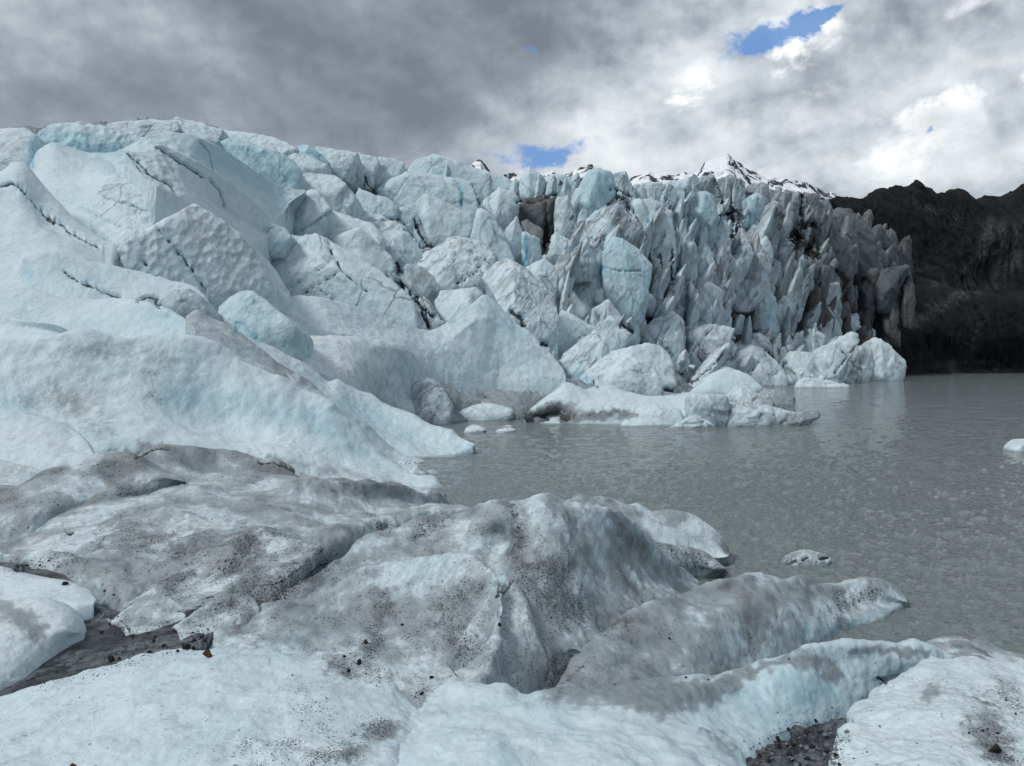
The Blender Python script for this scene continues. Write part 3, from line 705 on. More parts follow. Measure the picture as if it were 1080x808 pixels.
S('pointed grey peak of the skyline above the broad slab', '428,181 437,169 448,168 458,162 466,165 476,170 490,173 503,182 516,190 510,200 480,198 452,190', lean=.35, blue=.3, streak=.2)
# ---- the great ridges of the left
ridge('long ridge with a bluish scalloped face below the left skyline', ['104,165,70 128,157 155,143,71 180,139 205,143,74 222,150 240,160 262,175 280,187 300,197 323,201,88', '118,172,69 150,160,69.5 185,152 206,152,73 222,163 240,178 262,194 282,205 300,208 318,206,86', '125,182,68 160,175,68 185,165 203,170,71.5 230,184 252,202 270,216 290,234,80 300,224 306,212,84'],
      cups=.6, blue=.22, back=10, drop=6, rnd=.15, amp=.03, scale=3.6, sharp=True, skirt=9)
ridge('snowy saddle ridge below the blue scalloped hollow', ['30,180,76 42,160 55,152,76 75,158 100,165,78 118,163 135,156,80', '25,205,68 60,190 90,185 115,180 135,172,74', '35,235,62 70,238 105,220 130,200 150,195,66', '30,262,60 80,262 118,250,61 150,238,63'], cups=.15, back=10, drop=6, scale=3.5, amp=.06)
ridge('middle ridge with a dark diagonal crack and scalloped lower face', ['132,160,62 150,160,63 168,150,64.5 185,158 203,168,67 222,178 240,190 255,202 266,211 278,222 291,235,76', '145,178,61 168,176 190,185,64 208,198 225,215 245,228 262,238 276,243 289,240,75', '165,196,60 182,205 198,212 215,225,63.5 235,238 250,252 263,258,69 275,254 288,244,74'],
      cups=.75, blue=.10, back=8, drop=5, rnd=.12, amp=.03, scale=3.3, sharp=True, silt=.15, skirt=9)
S('broken block at the lower end of the cracked middle ridge', '262,254 275,244 290,236 300,240 308,250 298,257 275,258', blue=.25, frac=.9, lean=.5)
S('bright faceted face below the dark diagonal crack', '100,205 118,186 130,182 150,185 176,200 190,222 168,242 140,256 121,260 95,238', lean=1.3, frac=.9, cups=.1, thick=.5, k=.08)
S('small twin topped peak behind the scalloped pyramid', '160,222 176,206 188,201 203,205 213,216 200,232 172,240', lean=.8, silt=.2)
S('large grey pyramid with a scalloped face and two thin cracks', '121,260 168,242 190,222 204,213 225,225 245,240 262,255 275,273 284,290 290,302 260,306 222,314 190,302 160,292 138,278', Y=54, lean=.18, yaw=.45, cups=1.0, silt=.16, blue=.04, thick=.6, k=.03, fac=.02, amp=.02, frac=.2, inner=2)
ridge('broad left ridge split by a long dark winding crack', ['-60,178,62 0,181 18,171,62 25,172 36,183 50,200 70,220 90,240 108,254 124,262,58', '-60,196,58 0,193 14,191,57 24,197 36,211 46,224 58,232 76,244 92,253 110,263,55', '-60,203,57 0,199 20,202,56 34,216 45,230 58,240 75,250 95,262 112,272,54', '-60,250,52 0,250 30,255,51 60,262 90,275 115,285,50', '-60,292,46 0,290 30,288 60,290 90,290 120,292,48'],
      cups=.2, back=12, drop=7, scale=3.0, amp=.06, silt=.12)
ridge('pale rounded ridge ending in a small blue hollow', ['18,286,47 26,272 38,266,47 52,264 75,270 100,277 130,283 165,291,49 182,297 200,299 214,309 224,324,48', '22,292,46.3 40,278 70,279,46.8 100,290 130,298 165,304,47.5 190,311 222,328,47.4', '26,302,45.6 45,306 75,312,45.6 110,316 145,321 175,326,46.4 222,335,46.8'], cups=.12, blue=.2, back=6, drop=4, scale=2.4)
S('dirt rimmed block at the right end of the pale ridge', '142,316 152,310 164,309 180,306 198,304 212,314 220,328 205,335 180,331 165,325', cat='ice block', name='ice_block', silt=.35, lean=.4, blue=.2)
ridge('long smooth hump with a bluish underside', ['-60,300,42 0,302 30,303 60,312 100,315,42 150,317 172,325 192,334 208,346 226,361,39', '-60,316,40.3 0,318 60,327,40.3 110,331 160,336,40 195,347 225,363,38.4', '-60,350,39.3 30,350 75,354 120,357,39.2 170,360 225,368,38'], blue=.28, back=5, drop=3, scale=2.0)
ridge('low white hump at the left edge above the great smooth ridge', ['-60,330,36 0,331 20,337 45,340 66,345 78,351,34', '-60,342,35 0,343 40,347,34.6 78,353', '-60,362,34.2 0,360 40,359 78,357,33.6'], back=3, drop=2, scale=1.8)
# ---- rounded blue block and the bright apron
S('rounded pale blue ice block with a hollow in its base', '224,334 230,318 242,309 254,304 265,304 276,312 290,323 302,335 314,344 300,352 275,360 262,354 248,350 236,342', Y=45, lean=.6, blue=.32, cups=.05, frac=.1, p=30, k=.10, fac=.07, amp=.04)
S('dirt streaked block between the bright apron and the cove bank', '422,408 436,399 452,397 464,404 477,425 474,441 445,447 420,441', Y=59.6, lean=.7, silt=.35, streak=.5, frac=.8)
ridge('long bright ridge rising to a sharp blue grey peak by the lake', ['268,312,60 290,310 309,312 335,313,63 352,317 374,323 394,328 418,337,68 441,346 452,349 461,345 483,333,73 498,321 508,312 513,311,77 522,317 534,329 545,341 558,348 571,362,76 584,377 596,392,74',
       '275,322,59 309,326 345,333,61.5 385,345 420,353,66.5 445,362 465,363 485,350,71 500,338 513,335 525,340,74.5 540,354 553,364 565,374 580,385 597,396,73.5', '280,335,57 320,345 360,352,60 400,360 425,366,65 440,376 460,390 480,395,68.5 500,396 525,402,71 548,402 565,398 580,397 597,400,73'],
      cups=.2, blue=.20, back=8, drop=8, rnd=.1, scale=3.0, amp=.05, sharp=True, streak=.15, fac=.03, skirt=5)
ridge('smooth bright apron between the lake cove and the long ridge', ['282,352,53 320,354 357,354,56 388,358 410,361 426,367,61 440,377 452,390 459,400,67', '300,368,49 340,370 380,378,54 405,392,57 430,404,61 458,411,65.5', '325,390,46 350,400 375,410,50 395,424,55.5 412,432,57.5 430,436,59 452,436,60.5'], cups=.08, blue=.10, streak=.25, silt=.05, back=4, drop=3, scale=2.5, lump=.03, skirt=5)
ridge('dirty ribbed toe of ice at the head of the cove', ['392,424,60 405,414 430,406,65 450,402,67 465,400 480,395,71.5 520,402 560,404,77 600,398,78 640,405', '400,434,58.5 425,425 450,422,62.5 490,420,67.5 530,418 580,420,72 640,420,72', '410,445,57 440,442,59.5 470,438,62.6 520,432,66 560,431,67.8 600,433 650,436,67.5', '418,452,56.3 440,449,58.8 460,446.5,61 490,444,63.4 526,441.5,66 560,441,66.5 650,441,66.5'],
      silt=.62, frac=.8, cups=.2, streak=.4, back=5, drop=3, scale=2.9, amp=.05, bump=.03, fac=.12, lump=.03)
S('white hump of ice on the near bank of the cove', '466,440 472,430 482,427 496,423 508,420 522,420 540,424 552,429 551,438 528,443 495,446 474,446', Y=63, lean=1.0, p=7, cat='ice mound', name='ice_mound', silt=.12)
# ---- blocks left of centre
S('large cracked block with a sharp white peak above the long ridge', '262,256 270,251 290,257 309,259 325,253 337,246 348,256 365,265 390,282 415,295 438,318 442,346 415,338 380,325 345,317 310,313 290,311 283,297', Y=72, lean=.55, frac=1, streak=.2, inn=[(337,250,.05),(350,280,.12),(300,290,.08)], thick=.4)
S('pale peak behind the cracked block with a grey right face', '344,254 368,242 379,240 394,256 407,269 422,282 424,300 400,300 375,280', lean=.45, silt=.18, frac=.8)
S('bright white slab facing left above the cracked block', '306,214 314,205 328,199 336,201 347,217 350,221 334,236 318,244 308,238', lean=.7, frac=.3, cups=.1)
S('low wide slab in the middle of the left slope', '316,245 348,221 368,229 392,236 405,250 402,258 385,254 366,243 350,252 337,247 322,257', lean=.9, frac=.8, streak=.2)
S('rounded pale hump below the skyline saddle blocks', '318,198 331,184 353,184 365,194 377,207 371,217 353,214 342,204 330,198', lean=.8)
S('bluish slab with a straight top edge left of the broad slab', '371,217 378,198 392,204 409,209 421,219 417,229 394,223', lean=.4, blue=.3)
S('thin dark layered ledge below the bluish slab', '349,216 372,217 394,224 416,232 428,240 420,252 400,240 372,232', lean=1.0, streak=.5, silt=.25)
S('small upright block with a dark cavity at its side', '416,229 424,217 437,224 441,233 434,248 420,240', lean=.2, blue=.3, frac=.8)
S('narrow fin left of the dark winding gully', '416,258 424,242 432,246 446,268 442,278 428,279', lean=.15, blue=.25, silt=.2)
S('narrow fin right of the dark winding gully', '436,246 442,233 456,259 448,272 438,262', lean=.15, silt=.3, streak=.3)
S('small fractured block under the narrow fins', '400,268 415,252 422,262 430,280 420,288 408,282', lean=.3, frac=1, silt=.2)
S('broad flat topped slab in front of the skyline peak', '393,205 407,190 428,181 450,183 478,186 498,192 504,200 508,216 500,230 483,220 462,216 440,226 420,219', lean=.4, blue=.22, streak=.2, thick=.6)
S('shield shaped slab leaning below the broad flat slab', '438,214 448,203 465,212 487,221 500,230 496,250 474,253 455,262 446,244', lean=.35, blue=.18, streak=.3)
S('tall smooth shark fin of ice at the centre', '497,252 499,236 504,218 519,225 525,235 536,255 543,274 536,278 518,268', lean=.2, blue=.15, streak=.05, cups=.05, thick=.5)
S('bright layered block with a slanting flat top at the centre', '437,279 450,264 472,250 487,249 509,254 521,263 526,275 518,292 500,302 480,306 462,296', lean=.9, streak=.6, frac=.7)
S('grey wedge below the layered block with a dark gap beside it', '420,285 431,278 446,282 458,294 468,305 455,318 440,312 426,300', lean=.3, silt=.4, streak=.3)
S('big striated slab running down from the layered block', '508,292 523,275 536,271 554,282 567,297 584,311 590,335 580,362 571,362 545,340 524,318', Y=84, lean=.6, streak=.6, blue=.08, thick=.5)
S('pale block with a folded edge behind the sharp peak', '458,318 464,306 480,304 500,303 512,312 498,322 482,334 468,338', lean=.5, frac=.8, silt=.2)
for lab, out in (('small rubble block highest in the gully left of the sharp peak', '428,302 436,296 446,300 449,307 438,312 430,310'), ('dark edged rubble block in the middle of the gully', '427,318 434,309 444,314 452,324 446,332 434,328'),
                 ('small white rubble block low in the gully', '430,338 438,330 447,336 451,346 440,348'), ('tilted rubble block on the right wall of the gully', '446,312 454,318 464,334 468,340 458,342 448,326'), ('last rubble block above the notch of the long ridge', '452,344 460,336 470,338 462,347')):
    S(lab, out, cat='ice block', name='ice_block', silt=.35, frac=1, group='rubble in the gully')
# ---- centre skyline and the dark hollow
S('grey blue skyline wall right of the pointed peak', '478,186 495,175 504,184 517,188 528,188 537,187 543,193 541,200 526,199 515,208 506,214 496,200', lean=.3, blue=.35)
S('small peaked skyline tower left of the dark hollow', '541,200 545,192 552,184 558,177 566,183 574,187 576,198 566,211 549,211', lean=.2, blue=.25, streak=.15)
S('flat skyline tower above the dark hollow', '572,188 584,184 600,185 606,193 602,206 588,208 574,206', lean=.2, blue=.25, streak=.2)
S('dirt black hollow wall under the skyline towers', '536,241 546,211 566,213 588,204 592,222 587,243 577,256 560,248 548,240', Y=150, lean=-.1, silt=.95, streak=.9, dark=.42, frac=.4)
S('grey fluted wall right of the dark hollow', '586,210 600,205 604,216 608,235 604,252 592,254 585,244', lean=.15, silt=.3, streak=.6)
S('bright tumbled block left of the dark hollow', '507,215 518,207 526,198 541,202 548,210 538,230 530,238 520,230', lean=.5, silt=.2, frac=.7)
S('lumpy brown block lying in front of the dark hollow', '548,233 556,231 568,237 575,245 573,254 562,252 552,244', silt=.85, dark=.25, lean=.8, amp=.1)
S('big blue tower of the centre skyline', '601,216 608,200 621,180 633,177 647,180 649,197 641,216 628,229 619,230 603,232', lean=.15, blue=.4, streak=.2, thick=.7)
S('narrow blue tower right of the big skyline tower', '647,182 660,180 667,195 668,208 656,204 646,198', lean=.15, blue=.35)
S('grey block with a black gabled crest', '606,258 610,241 627,223 641,215 653,208 666,223 676,236 678,248 662,248 645,250 636,262 620,266', lean=.25, silt=.30, streak=.75, thick=.7)
S('large smooth blue faced block at the foot of the gabled one', '635,266 647,248 660,253 672,261 682,271 689,279 685,300 672,328 655,338 640,315', Y=118, lean=.35, blue=.35, cups=.05, frac=.4, inn=[(662,270,.15),(680,280,.02)])
S('pale slab leaning against the left of the smooth blue block', '588,300 604,284 621,270 632,259 638,268 637,290 640,312 640,335 618,338 600,336', Y=120, lean=.5, blue=.2, streak=.3)
S('small white pointed cap block in front of the gabled one', '572,272 575,258 585,243 592,250 608,258 601,271 585,271', lean=.9, silt=.05)
S('pair of thin fins with a bright blue slot beneath them', '550,246 553,244 560,254 568,253 573,268 569,276 554,283 550,266', lean=.05, blue=.3, thick=.5)
S('jagged small tower between shark fin and blue slot', '532,243 545,228 551,244 551,264 544,273 538,262', lean=.15, blue=.15)
S('tilted white block under the blue slot', '554,283 564,276 574,273 584,281 588,294 585,308 572,300', lean=.5, frac=.7)
S('lumpy block with brown layers below the white cap block', '584,282 590,270 602,268 610,276 604,290 590,300', silt=.45, streak=.6, lean=.4)
S('small upright shard right of the brown layered lump', '604,282 614,262 619,252 622,262 616,274', lean=.1)
S('concave white wedge below the striated slab', '575,365 582,352 589,341 593,327 602,331 611,337 631,345 612,360 595,366 580,373', lean=.5, silt=.04)
S('long white slab with a dirty top above the concave wedge', '611,337 620,329 629,322 642,315 647,325 670,352 655,350 632,345', lean=.7, silt=.25)
S('layered white slab running down to the blue spot', '588,380 604,369 617,359 632,345 643,332 653,338 669,352 645,362 630,369 622,376 604,395 595,393', Y=80, lean=.8, silt=.12, streak=.5)
S('wide dirty dome of ice behind the iceberg group', '606,410 611,397 625,384 643,371 664,367 682,361 699,364 709,375 713,388 716,405 700,414 668,414 640,415', Y=76, lean=.9, silt=.22, p=40, cups=.15, k=.2, frac=.4)
# ---- the broken front at right centre
S('split block with a bright left face above the dirty dome', '672,354 690,339 710,328 722,338 724,352 714,375 700,366', lean=.5, frac=.9)
S('blocky serac with two bright steps', '712,334 720,310 727,301 738,298 750,296 764,309 758,329 744,341 726,342', lean=.5, frac=.9, streak=.3)
S('row of small ribs of ice under the two stepped serac', '724,345 742,343 760,343 777,346 771,361 752,380 740,388 726,378', lean=.6, frac=1, streak=.4, silt=.2)
S('long diagonal strip of ice with a dark groove', '724,412 728,403 744,387 756,372 768,361 772,368 752,393 732,414', lean=.6, silt=.2, streak=.4)
S('smooth grey triangular face at the right of the dirty dome', '727,415 750,394 768,387 790,396 806,410 790,418 760,420', Y=78, lean=.9, silt=.15, cups=0, frac=.1, streak=.1)
S('rounded lumpy dome behind the smooth triangular face', '752,394 776,369 794,363 808,370 827,383 835,402 828,410 806,410 788,398', lean=.9, silt=.3, p=40, frac=.7)
S('upper lumpy hump right of the long diagonal strip', '770,370 774,362 786,358 801,351 810,360 806,368 790,372', lean=.9, silt=.35, frac=.7)
S('grey blue pyramid block in the middle of the broken front', '786,338 802,325 813,310 819,314 818,336 814,345 800,344', lean=.3, blue=.3)
S('twin block leaning right beside the grey blue pyramid', '814,330 820,320 826,312 834,314 839,336 828,348 816,344', lean=.3, silt=.25)
S('large faceted slab below the left end of the far wall', '664,226 668,209 686,211 709,222 713,262 705,279 695,272 681,254', lean=.2, blue=.2, streak=.4)
S('jagged low skyline block left of the peak view', '667,208 669,196 680,193 690,196 700,193 707,212 692,212', lean=.15, blue=.2, silt=.2, streak=.3)
S('tall pale pillar left of the blue bay of the wall', '700,195 710,191 719,189 728,188 726,206 723,235 712,222', lean=.1, blue=.25, streak=.3)
S('grey topped skyline pillar over the blue bay', '727,189 740,187 751,184 757,192 754,205 742,203 729,206', lean=.1, silt=.4, streak=.4)
S('leaning blue slab in the middle of the far wall', '722,236 727,215 734,204 744,201 754,206 757,228 746,258 736,245', lean=.25, blue=.35, streak=.2)
S('grey weathered skyline block right of the blue bay', '755,190 770,184 784,189 788,199 783,206 768,203 758,206', lean=.1, silt=.5, streak=.5, dark=.1)
S('small light blue face among grey pillars', '782,212 798,204 808,209 804,216 793,236 783,236', lean=.15, blue=.4, silt=.1)
S('low grey skyline block above the light blue face', '786,200 794,193 806,198 818,200 827,204 825,212 808,212', lean=.2, silt=.5, streak=.4, dark=.1)
S('ribbed grey buttress right of the light blue face', '791,240 800,218 818,213 828,222 822,245 817,259 796,248', lean=.1, silt=.45, streak=.9, dark=.12)
S('grey block with a black cavity on its right', '764,224 772,217 779,220 784,230 778,248 770,252', lean=.1, silt=.5, streak=.6, dark=.15)
S('striated slab leaning left of the black cavity', '743,262 752,245 763,229 773,250 766,262 758,271', lean=.3, streak=.5, blue=.12)
S('bladed block at the foot of the leaning blue slab', '708,288 714,270 724,260 732,253 735,274 736,296 712,300', lean=.25, streak=.5, blue=.1)
S('thin upright block between the bladed block and the wide slab', '733,262 745,257 754,281 748,298 737,298', lean=.2, streak=.3)
S('wide bright slab leaning right across the middle of the front', '746,300 758,285 774,269 786,257 797,266 785,282 770,300', lean=.6, streak=.4)
S('broad striated block under the wide bright slab', '767,302 776,284 786,265 808,264 815,281 810,302 790,306', lean=.4, streak=.7, silt=.2)
S('small cap block with a pale top on the striated block', '795,262 808,247 815,262 806,268', lean=.3, silt=.1)
S('grey pillar on the right part of the skyline', '820,206 834,202 847,201 844,230 828,226', lean=.1, silt=.45, streak=.6, dark=.15)
S('dark stained pillar next to the right end of the skyline', '845,204 856,206 864,206 858,222 846,236', lean=.1, silt=.6, streak=.7, dark=.25)
S('slanting striated pillar at the right end of the skyline', '852,250 858,230 862,210 874,210 878,219 866,242', lean=.15, silt=.5, streak=.6, dark=.2)
S('smooth mauve grey shoulder at the right end of the glacier', '862,250 874,222 886,219 898,221 915,232 924,247 926,262 906,274 888,262 876,255', lean=.3, silt=.6, streak=.2, dark=.66, fac=.16, frac=.8, cups=.1)
S('arched grey ice fold below the mauve shoulder', '856,275 860,258 868,249 880,246 893,254 902,273 898,292 878,300 862,292', lean=.2, silt=.65, streak=.6, dark=.62, fac=.15, frac=.8)
S('pale mauve boulder of ice at the edge of the black moraine', '902,282 908,268 920,262 932,265 938,272 930,281 915,284', lean=.5, silt=.5, dark=.66, p=30, streak=.1)
for lab, out in (('leftmost grey ice finger hanging into the black moraine', '908,304 918,285 926,282 928,296 922,314 913,318'), ('broad pale topped grey finger over the black moraine', '924,300 934,282 948,281 960,279 958,287 946,300 938,312 928,312'), ('long grey finger running down beneath the pale topped one', '930,306 944,298 952,302 950,322 944,344 936,336'),
                 ('small pointed grey finger low in the black debris', '930,330 938,322 943,336 950,352 941,346'), ('thin grey rib right of the long finger', '952,300 960,288 966,300 962,322 955,330')):
    S(lab, out, Y=238, lean=.4, silt=.7, dark=.72, streak=.8, fac=.12, amp=.03, name='ice_finger', cat='ice finger')
S('white pointed block at the edge of the dark cavity', '822,270 828,256 834,249 842,249 838,262 834,272', lean=.4)
S('small white cube of ice right of the pointed block', '832,272 840,266 850,272 844,281 834,280', lean=.7, silt=.05)
S('striated block left of the dirty arched fold', '814,300 820,284 830,270 846,281 846,300 836,312 820,312', lean=.3, silt=.3, streak=.7)
S('grey ribbed block beneath the dirty arched fold', '844,302 847,287 860,283 862,300 854,312', lean=.2, silt=.5, streak=.7, dark=.15)
S('tall ribbed block above the white tongue at right', '832,326 846,312 858,304 870,299 885,297 890,312 888,324 872,334 845,334', lean=.4, silt=.3, streak=.5)
S('lone upright shard standing against the black debris', '892,326 895,314 900,307 903,312 898,326 895,332', lean=.1, silt=.25)
S('white pointed block below the lone upright shard', '887,346 893,336 900,326 908,340 906,348', lean=.5)
S('flat white block right of the pointed one on the shore', '897,350 908,342 922,350 918,357 900,357', lean=.8)
S('large slab with a pale sloping face at the right shore', '862,386 864,374 876,362 889,355 902,350 907,360 896,378 882,396 868,396', Y=157, lean=.8, inn=[(880,376,.06),(900,358,.04)], silt=.1)
S('dirty ribbed block with crossing black cracks at the waterline', '876,402 884,388 896,374 908,363 920,368 922,384 916,401', Y=178, lean=.25, silt=.35, streak=.4, frac=1)
S('rightmost white block ending in a blunt wall at the water', '914,378 918,366 930,354 938,360 946,370 956,380 948,399 930,401 915,401', Y=188, lean=.4, silt=.15, frac=.8)
S('rounded dirty block left of the pale sloping slab', '826,376 838,369 854,371 862,380 868,392 858,400 838,402', lean=.6, silt=.25, frac=.8)
S('angular white block above the rounded dirty block', '836,366 850,356 863,347 872,354 866,368 858,376', lean=.6, frac=.6)
def lump(label, outline, Y, **kw):
    kw.setdefault('cat', 'ice floe'); kw.setdefault('name', 'ice_floe')
    return S(label, outline, Y, lean=kw.pop('lean', 1.2), p=kw.pop('p', 8), cups=.1, frac=kw.pop('frac', .2), sink=.5, **kw)
lump('low white shelf of ice along the far waterline', '834,408 842,398 860,397 872,402 882,406 904,405 896,409 860,409', 142, silt=.12)

# ---- filler shards packed between the traced seracs
def fillers():
    rg = np.random.default_rng(21)
    region = P('600,232 700,226 770,222 830,235 880,262 905,300 925,352 940,390 880,398 830,398 760,392 700,350 640,335 600,300')
    def inside(x, y):
        c = False; n = len(region)
        for i in range(n):
            x1, y1 = region[i]; x2, y2 = region[i-1]
            if (y1 > y) != (y2 > y) and x < (x2-x1)*(y-y1)/(y2-y1)+x1: c = not c
        return c
    k = 0
    while k < 150:
        x, y = rg.uniform(600, 940), rg.uniform(222, 398)
        if not inside(x, y): continue
        w = rg.uniform(7, 17)*(0.75 if y > 320 else 1.0); h = w*rg.uniform(.8, 1.9); lx = rg.uniform(-.1, .5)*h
        o = np.array([(x-w*.5, y+h*.3), (x-w*.35+lx*.4, y-h*.25), (x+lx-w*rg.uniform(0,.2), y-h*.6), (x+lx+w*.3, y-h*.45), (x+w*.55, y+h*.05), (x+w*.35, y+h*.4)])
        o += rg.normal(0, .07, o.shape)*w
        dirty = float(sstep(740, 900, x)*sstep(400, 240, y))
        S('small jagged ice shard wedged between the larger seracs of the right front', o, lean=rg.uniform(.1, .8), dd=rg.uniform(.0, .05), silt=.18+.5*dirty, dark=.30*dirty*rg.uniform(.2, 1), streak=rg.uniform(.2, .7), frac=.7, blue=rg.uniform(.05, .3)*(1-dirty), fac=.05, vfl=.003, bump=.004, amp=.01, group='small shards in the right front', seed=k, name='ice_shard', cat='ice shard')
        k += 1
fillers()
def blades():
    """thin leaning fins that break up the front"""
    rg = np.random.default_rng(33); k = 0
    while k < 135:
        x, y = rg.uniform(590, 900), rg.uniform(225, 385)
        if y < 196+ (x-600)*.10 or (x > 870 and y < 300) or (x < 660 and y < 250) or (600 < x < 690 and 250 < y < 335 and rg.uniform() < .8) or (y > 350 and rg.uniform() < .35): continue
        h = rg.uniform(20, 46)*(1.0 if y < 320 else .65); w = rg.uniform(5.0, 14)*(1.0 if y < 320 else .85); lx = (rg.uniform(.08, .66) if rg.uniform() < .8 else -rg.uniform(.05, .35))*h
        o = np.array([(x-w*.5, y+h*.40), (x-w*.5+lx*.42, y-h*.10), (x+lx-w*.05, y-h*.62), (x+w*.5+lx*.55, y-h*.05), (x+w*.55, y+h*.42)])
        o += rg.normal(0, .05, o.shape)*w
        dirty = float(sstep(730, 890, x)*sstep(400, 230, y))
        S('thin leaning ice fin among the broken seracs of the right front', o, lean=rg.uniform(.05, .55), dd=-rg.uniform(.005, .03), thick=rg.uniform(.8, 1.6), k=.3, silt=.05+.5*dirty+(.35 if rg.uniform() < .22 else 0), dark=.34*dirty*rg.uniform(.2, 1)+(.16 if rg.uniform() < .12 else 0), streak=rg.uniform(.3, .9), frac=.9, blue=rg.uniform(.0, .3)*(1-dirty), fac=.035, vfl=.003, bump=.004, amp=.01, inner=2, group='leaning fins of the right front', seed=500+k, name='ice_fin', cat='ice fin')
        k += 1
blades()
def skyline_towers():
    rg = np.random.default_rng(91)
    sky = P('440,176 458,166 480,172 505,183 540,192 558,179 575,186 600,186 622,180 648,178 664,182 668,194 700,193 722,188 750,184 770,185 800,194 830,202 862,208 880,216')
    x = 470.0
    while x < 882:
        w = rg.uniform(6, 13); ty = float(np.interp(x, sky[:,0], sky[:,1]))+rg.uniform(-3.5, 5); h = rg.uniform(20, 42); lx = rg.uniform(-.05, .28)*h
        dirty = float(sstep(700, 870, x))
        o = np.array([(x-w*.5-lx*.6, ty+h), (x-w*.5, ty+h*.30), (x-w*.2+rg.uniform(-.2, .5)*w, ty), (x+w*.45, ty+rg.uniform(.06, .25)*h), (x+w*.5-lx*.4, ty+h)])
        S('narrow fluted ice tower on the skyline of the broken right half', o, lean=rg.uniform(.05, .25), dd=rg.uniform(-.03, .04), thick=rg.uniform(.8, 1.5), k=.22, inner=2, silt=.12+.45*dirty, dark=.05+.30*dirty*rg.uniform(.2, 1), streak=rg.uniform(.4, 1), blue=rg.uniform(.05, .4)*(1-dirty), frac=.6, fac=.05, vfl=.006, bump=.004, amp=.01, seed=1300+int(x), group='towers along the broken skyline', name='ice_tower', cat='ice tower')
        x += w*rg.uniform(.75, 1.7)
skyline_towers()
def dirty_wedges():
    rg = np.random.default_rng(17); k = 0
    while k < 92:
        x, y = rg.uniform(852, 962), rg.uniform(226, 378)
        if y < 216+(x-860)*.42 or y > 378-abs(x-918)*.45 or (x < 885 and y > 330): continue
        w = rg.uniform(7, 17); h = rg.uniform(16, 38); lx = rg.uniform(-.15, .55)*h
        o = np.array([(x-w*.5, y+h*.4), (x-w*.5+lx*.4, y-h*.1), (x+lx, y-h*.55), (x+w*.4+lx*.7, y-h*.3), (x+w*.55, y+h*.42)])+rg.normal(0, .05, (5, 2))*w
        S('dark dirt covered ice wedge where the glacier meets the black moraine', o, lean=rg.uniform(.1, .6), dd=-rg.uniform(.01, .05), thick=rg.uniform(.6, 1.2), k=.25, inner=2, silt=.6, dark=min(.9, rg.uniform(.30, .62)+.28*float(sstep(890, 950, x))+.35*float(sstep(285, 325, y))), streak=rg.uniform(.3, .9), blue=0, frac=.6, fac=.06, vfl=.005, bump=.004, amp=.012, seed=1800+k, group='dirty wedges at the moraine edge', name='ice_wedge', cat='ice wedge')
        k += 1
dirty_wedges()
def rubble():
    rg = np.random.default_rng(58); k = 0
    while k < 80:
        x = rg.uniform(690, 938); y = rg.uniform(345, 404)
        if y < 330+abs(x-800)*.12 or (x < 740 and y > 392) or (645 < x < 716 and y > 360) or y > 404-(x-830)*.06: continue
        w = rg.uniform(4, 11); h = w*rg.uniform(.5, 1.1); m = int(rg.integers(5, 7))
        an = np.sort(rg.uniform(0, 6.283, m)); o = np.stack([x+np.cos(an)*w*.5*rg.uniform(.7, 1.2, m), y+np.sin(an)*h*.5*rg.uniform(.7, 1.2, m)], -1)
        S('small tumbled ice block in the rubble above the far waterline', o, lean=rg.uniform(.3, 1.0), dd=-rg.uniform(.005, .03), silt=rg.choice([.05, .2, .5]), streak=.3, frac=.6, blue=.05, fac=.05, vfl=0, inner=2, seed=900+k, group='rubble along the far waterline', name='ice_block', cat='ice block')
        k += 1
rubble()
# ---- the iceberg group and the floes on the lake
GI = 'stranded icebergs in the middle of the lake edge'
ridge('long dirty white iceberg with a dark hollow at its left end', ['552,440,62 560,430 575,419,63 587,411 596,404 607,406 617,411 628,408 643,405,66 658,411 680,416 700,415 730,414 769,416,66', '553,443,62 562,436 578,428,61.5 596,420 620,420 650,420,63 690,424 730,424 769,424', '554,447,62 575,444,62 590,438 610,435,61 650,432 690,436 769,438,60', '555,449,61 575,447,60.8 595,446.5,60.5 620,446,60.6 650,446,60.5 700,449,60 768,449,59.5'],
      cat='iceberg', name='iceberg', silt=.15, grit=.15, back=3.5, drop=3, scale=2.2, amp=.09, rnd=.4)
I = dict(cat='iceberg', name='iceberg')
S('smooth white hump iceberg at the front of the group', '649,449 664,434 679,425 687,424 698,431 709,428 722,430 728,440 722,450 690,451', 58.5, lean=.8, p=9, silt=.05, cups=.1, frac=.1, **I)
S('grey flat faced iceberg block with a white right edge', '728,436 731,416 755,417 766,418 770,444 760,448 738,444', 58.3, lean=.15, silt=.3, blue=.2, **I)
S('small white triangular berg at the waterline of the group', '707,451 720,444 733,438 746,444 755,450 745,452', 57.3, lean=.7, silt=.1, **I)
S('ribbed low iceberg trailing off to the right', '765,447 767,422 782,424 800,428 816,434 828,432 840,436 836,444 800,446', 58.6, lean=.6, silt=.3, streak=.5, frac=.6, **I)
S('flat dirty floe tip at the right end of the group', '826,445 830,437 845,433 863,432 865,439 848,443', 58.8, lean=1.0, silt=.5, streak=.5, **I)
S('pale rounded block behind the flat faced iceberg', '770,417 782,404 798,410 802,418 812,429 790,428', 62, lean=.7, p=10, silt=.08, **I)
S('grey tongue of ice sticking out over the water', '796,418 808,409 822,415 840,417 843,424 830,429 812,430', 66, lean=.8, p=10, silt=.5, **I)
lump('larger white floe alone in the cove', '486,456 489,450 496,447 502,446 510,449 516,452 504,456 494,458', 53)
lump('thin white floe right of the larger one in the cove', '520,455 526,452 535,451 546,453 536,456 526,457', 53.5)
lump('tiny grey floe behind the thin white one', '529,451 536,448 542,450 536,452', 57.5, silt=.3)
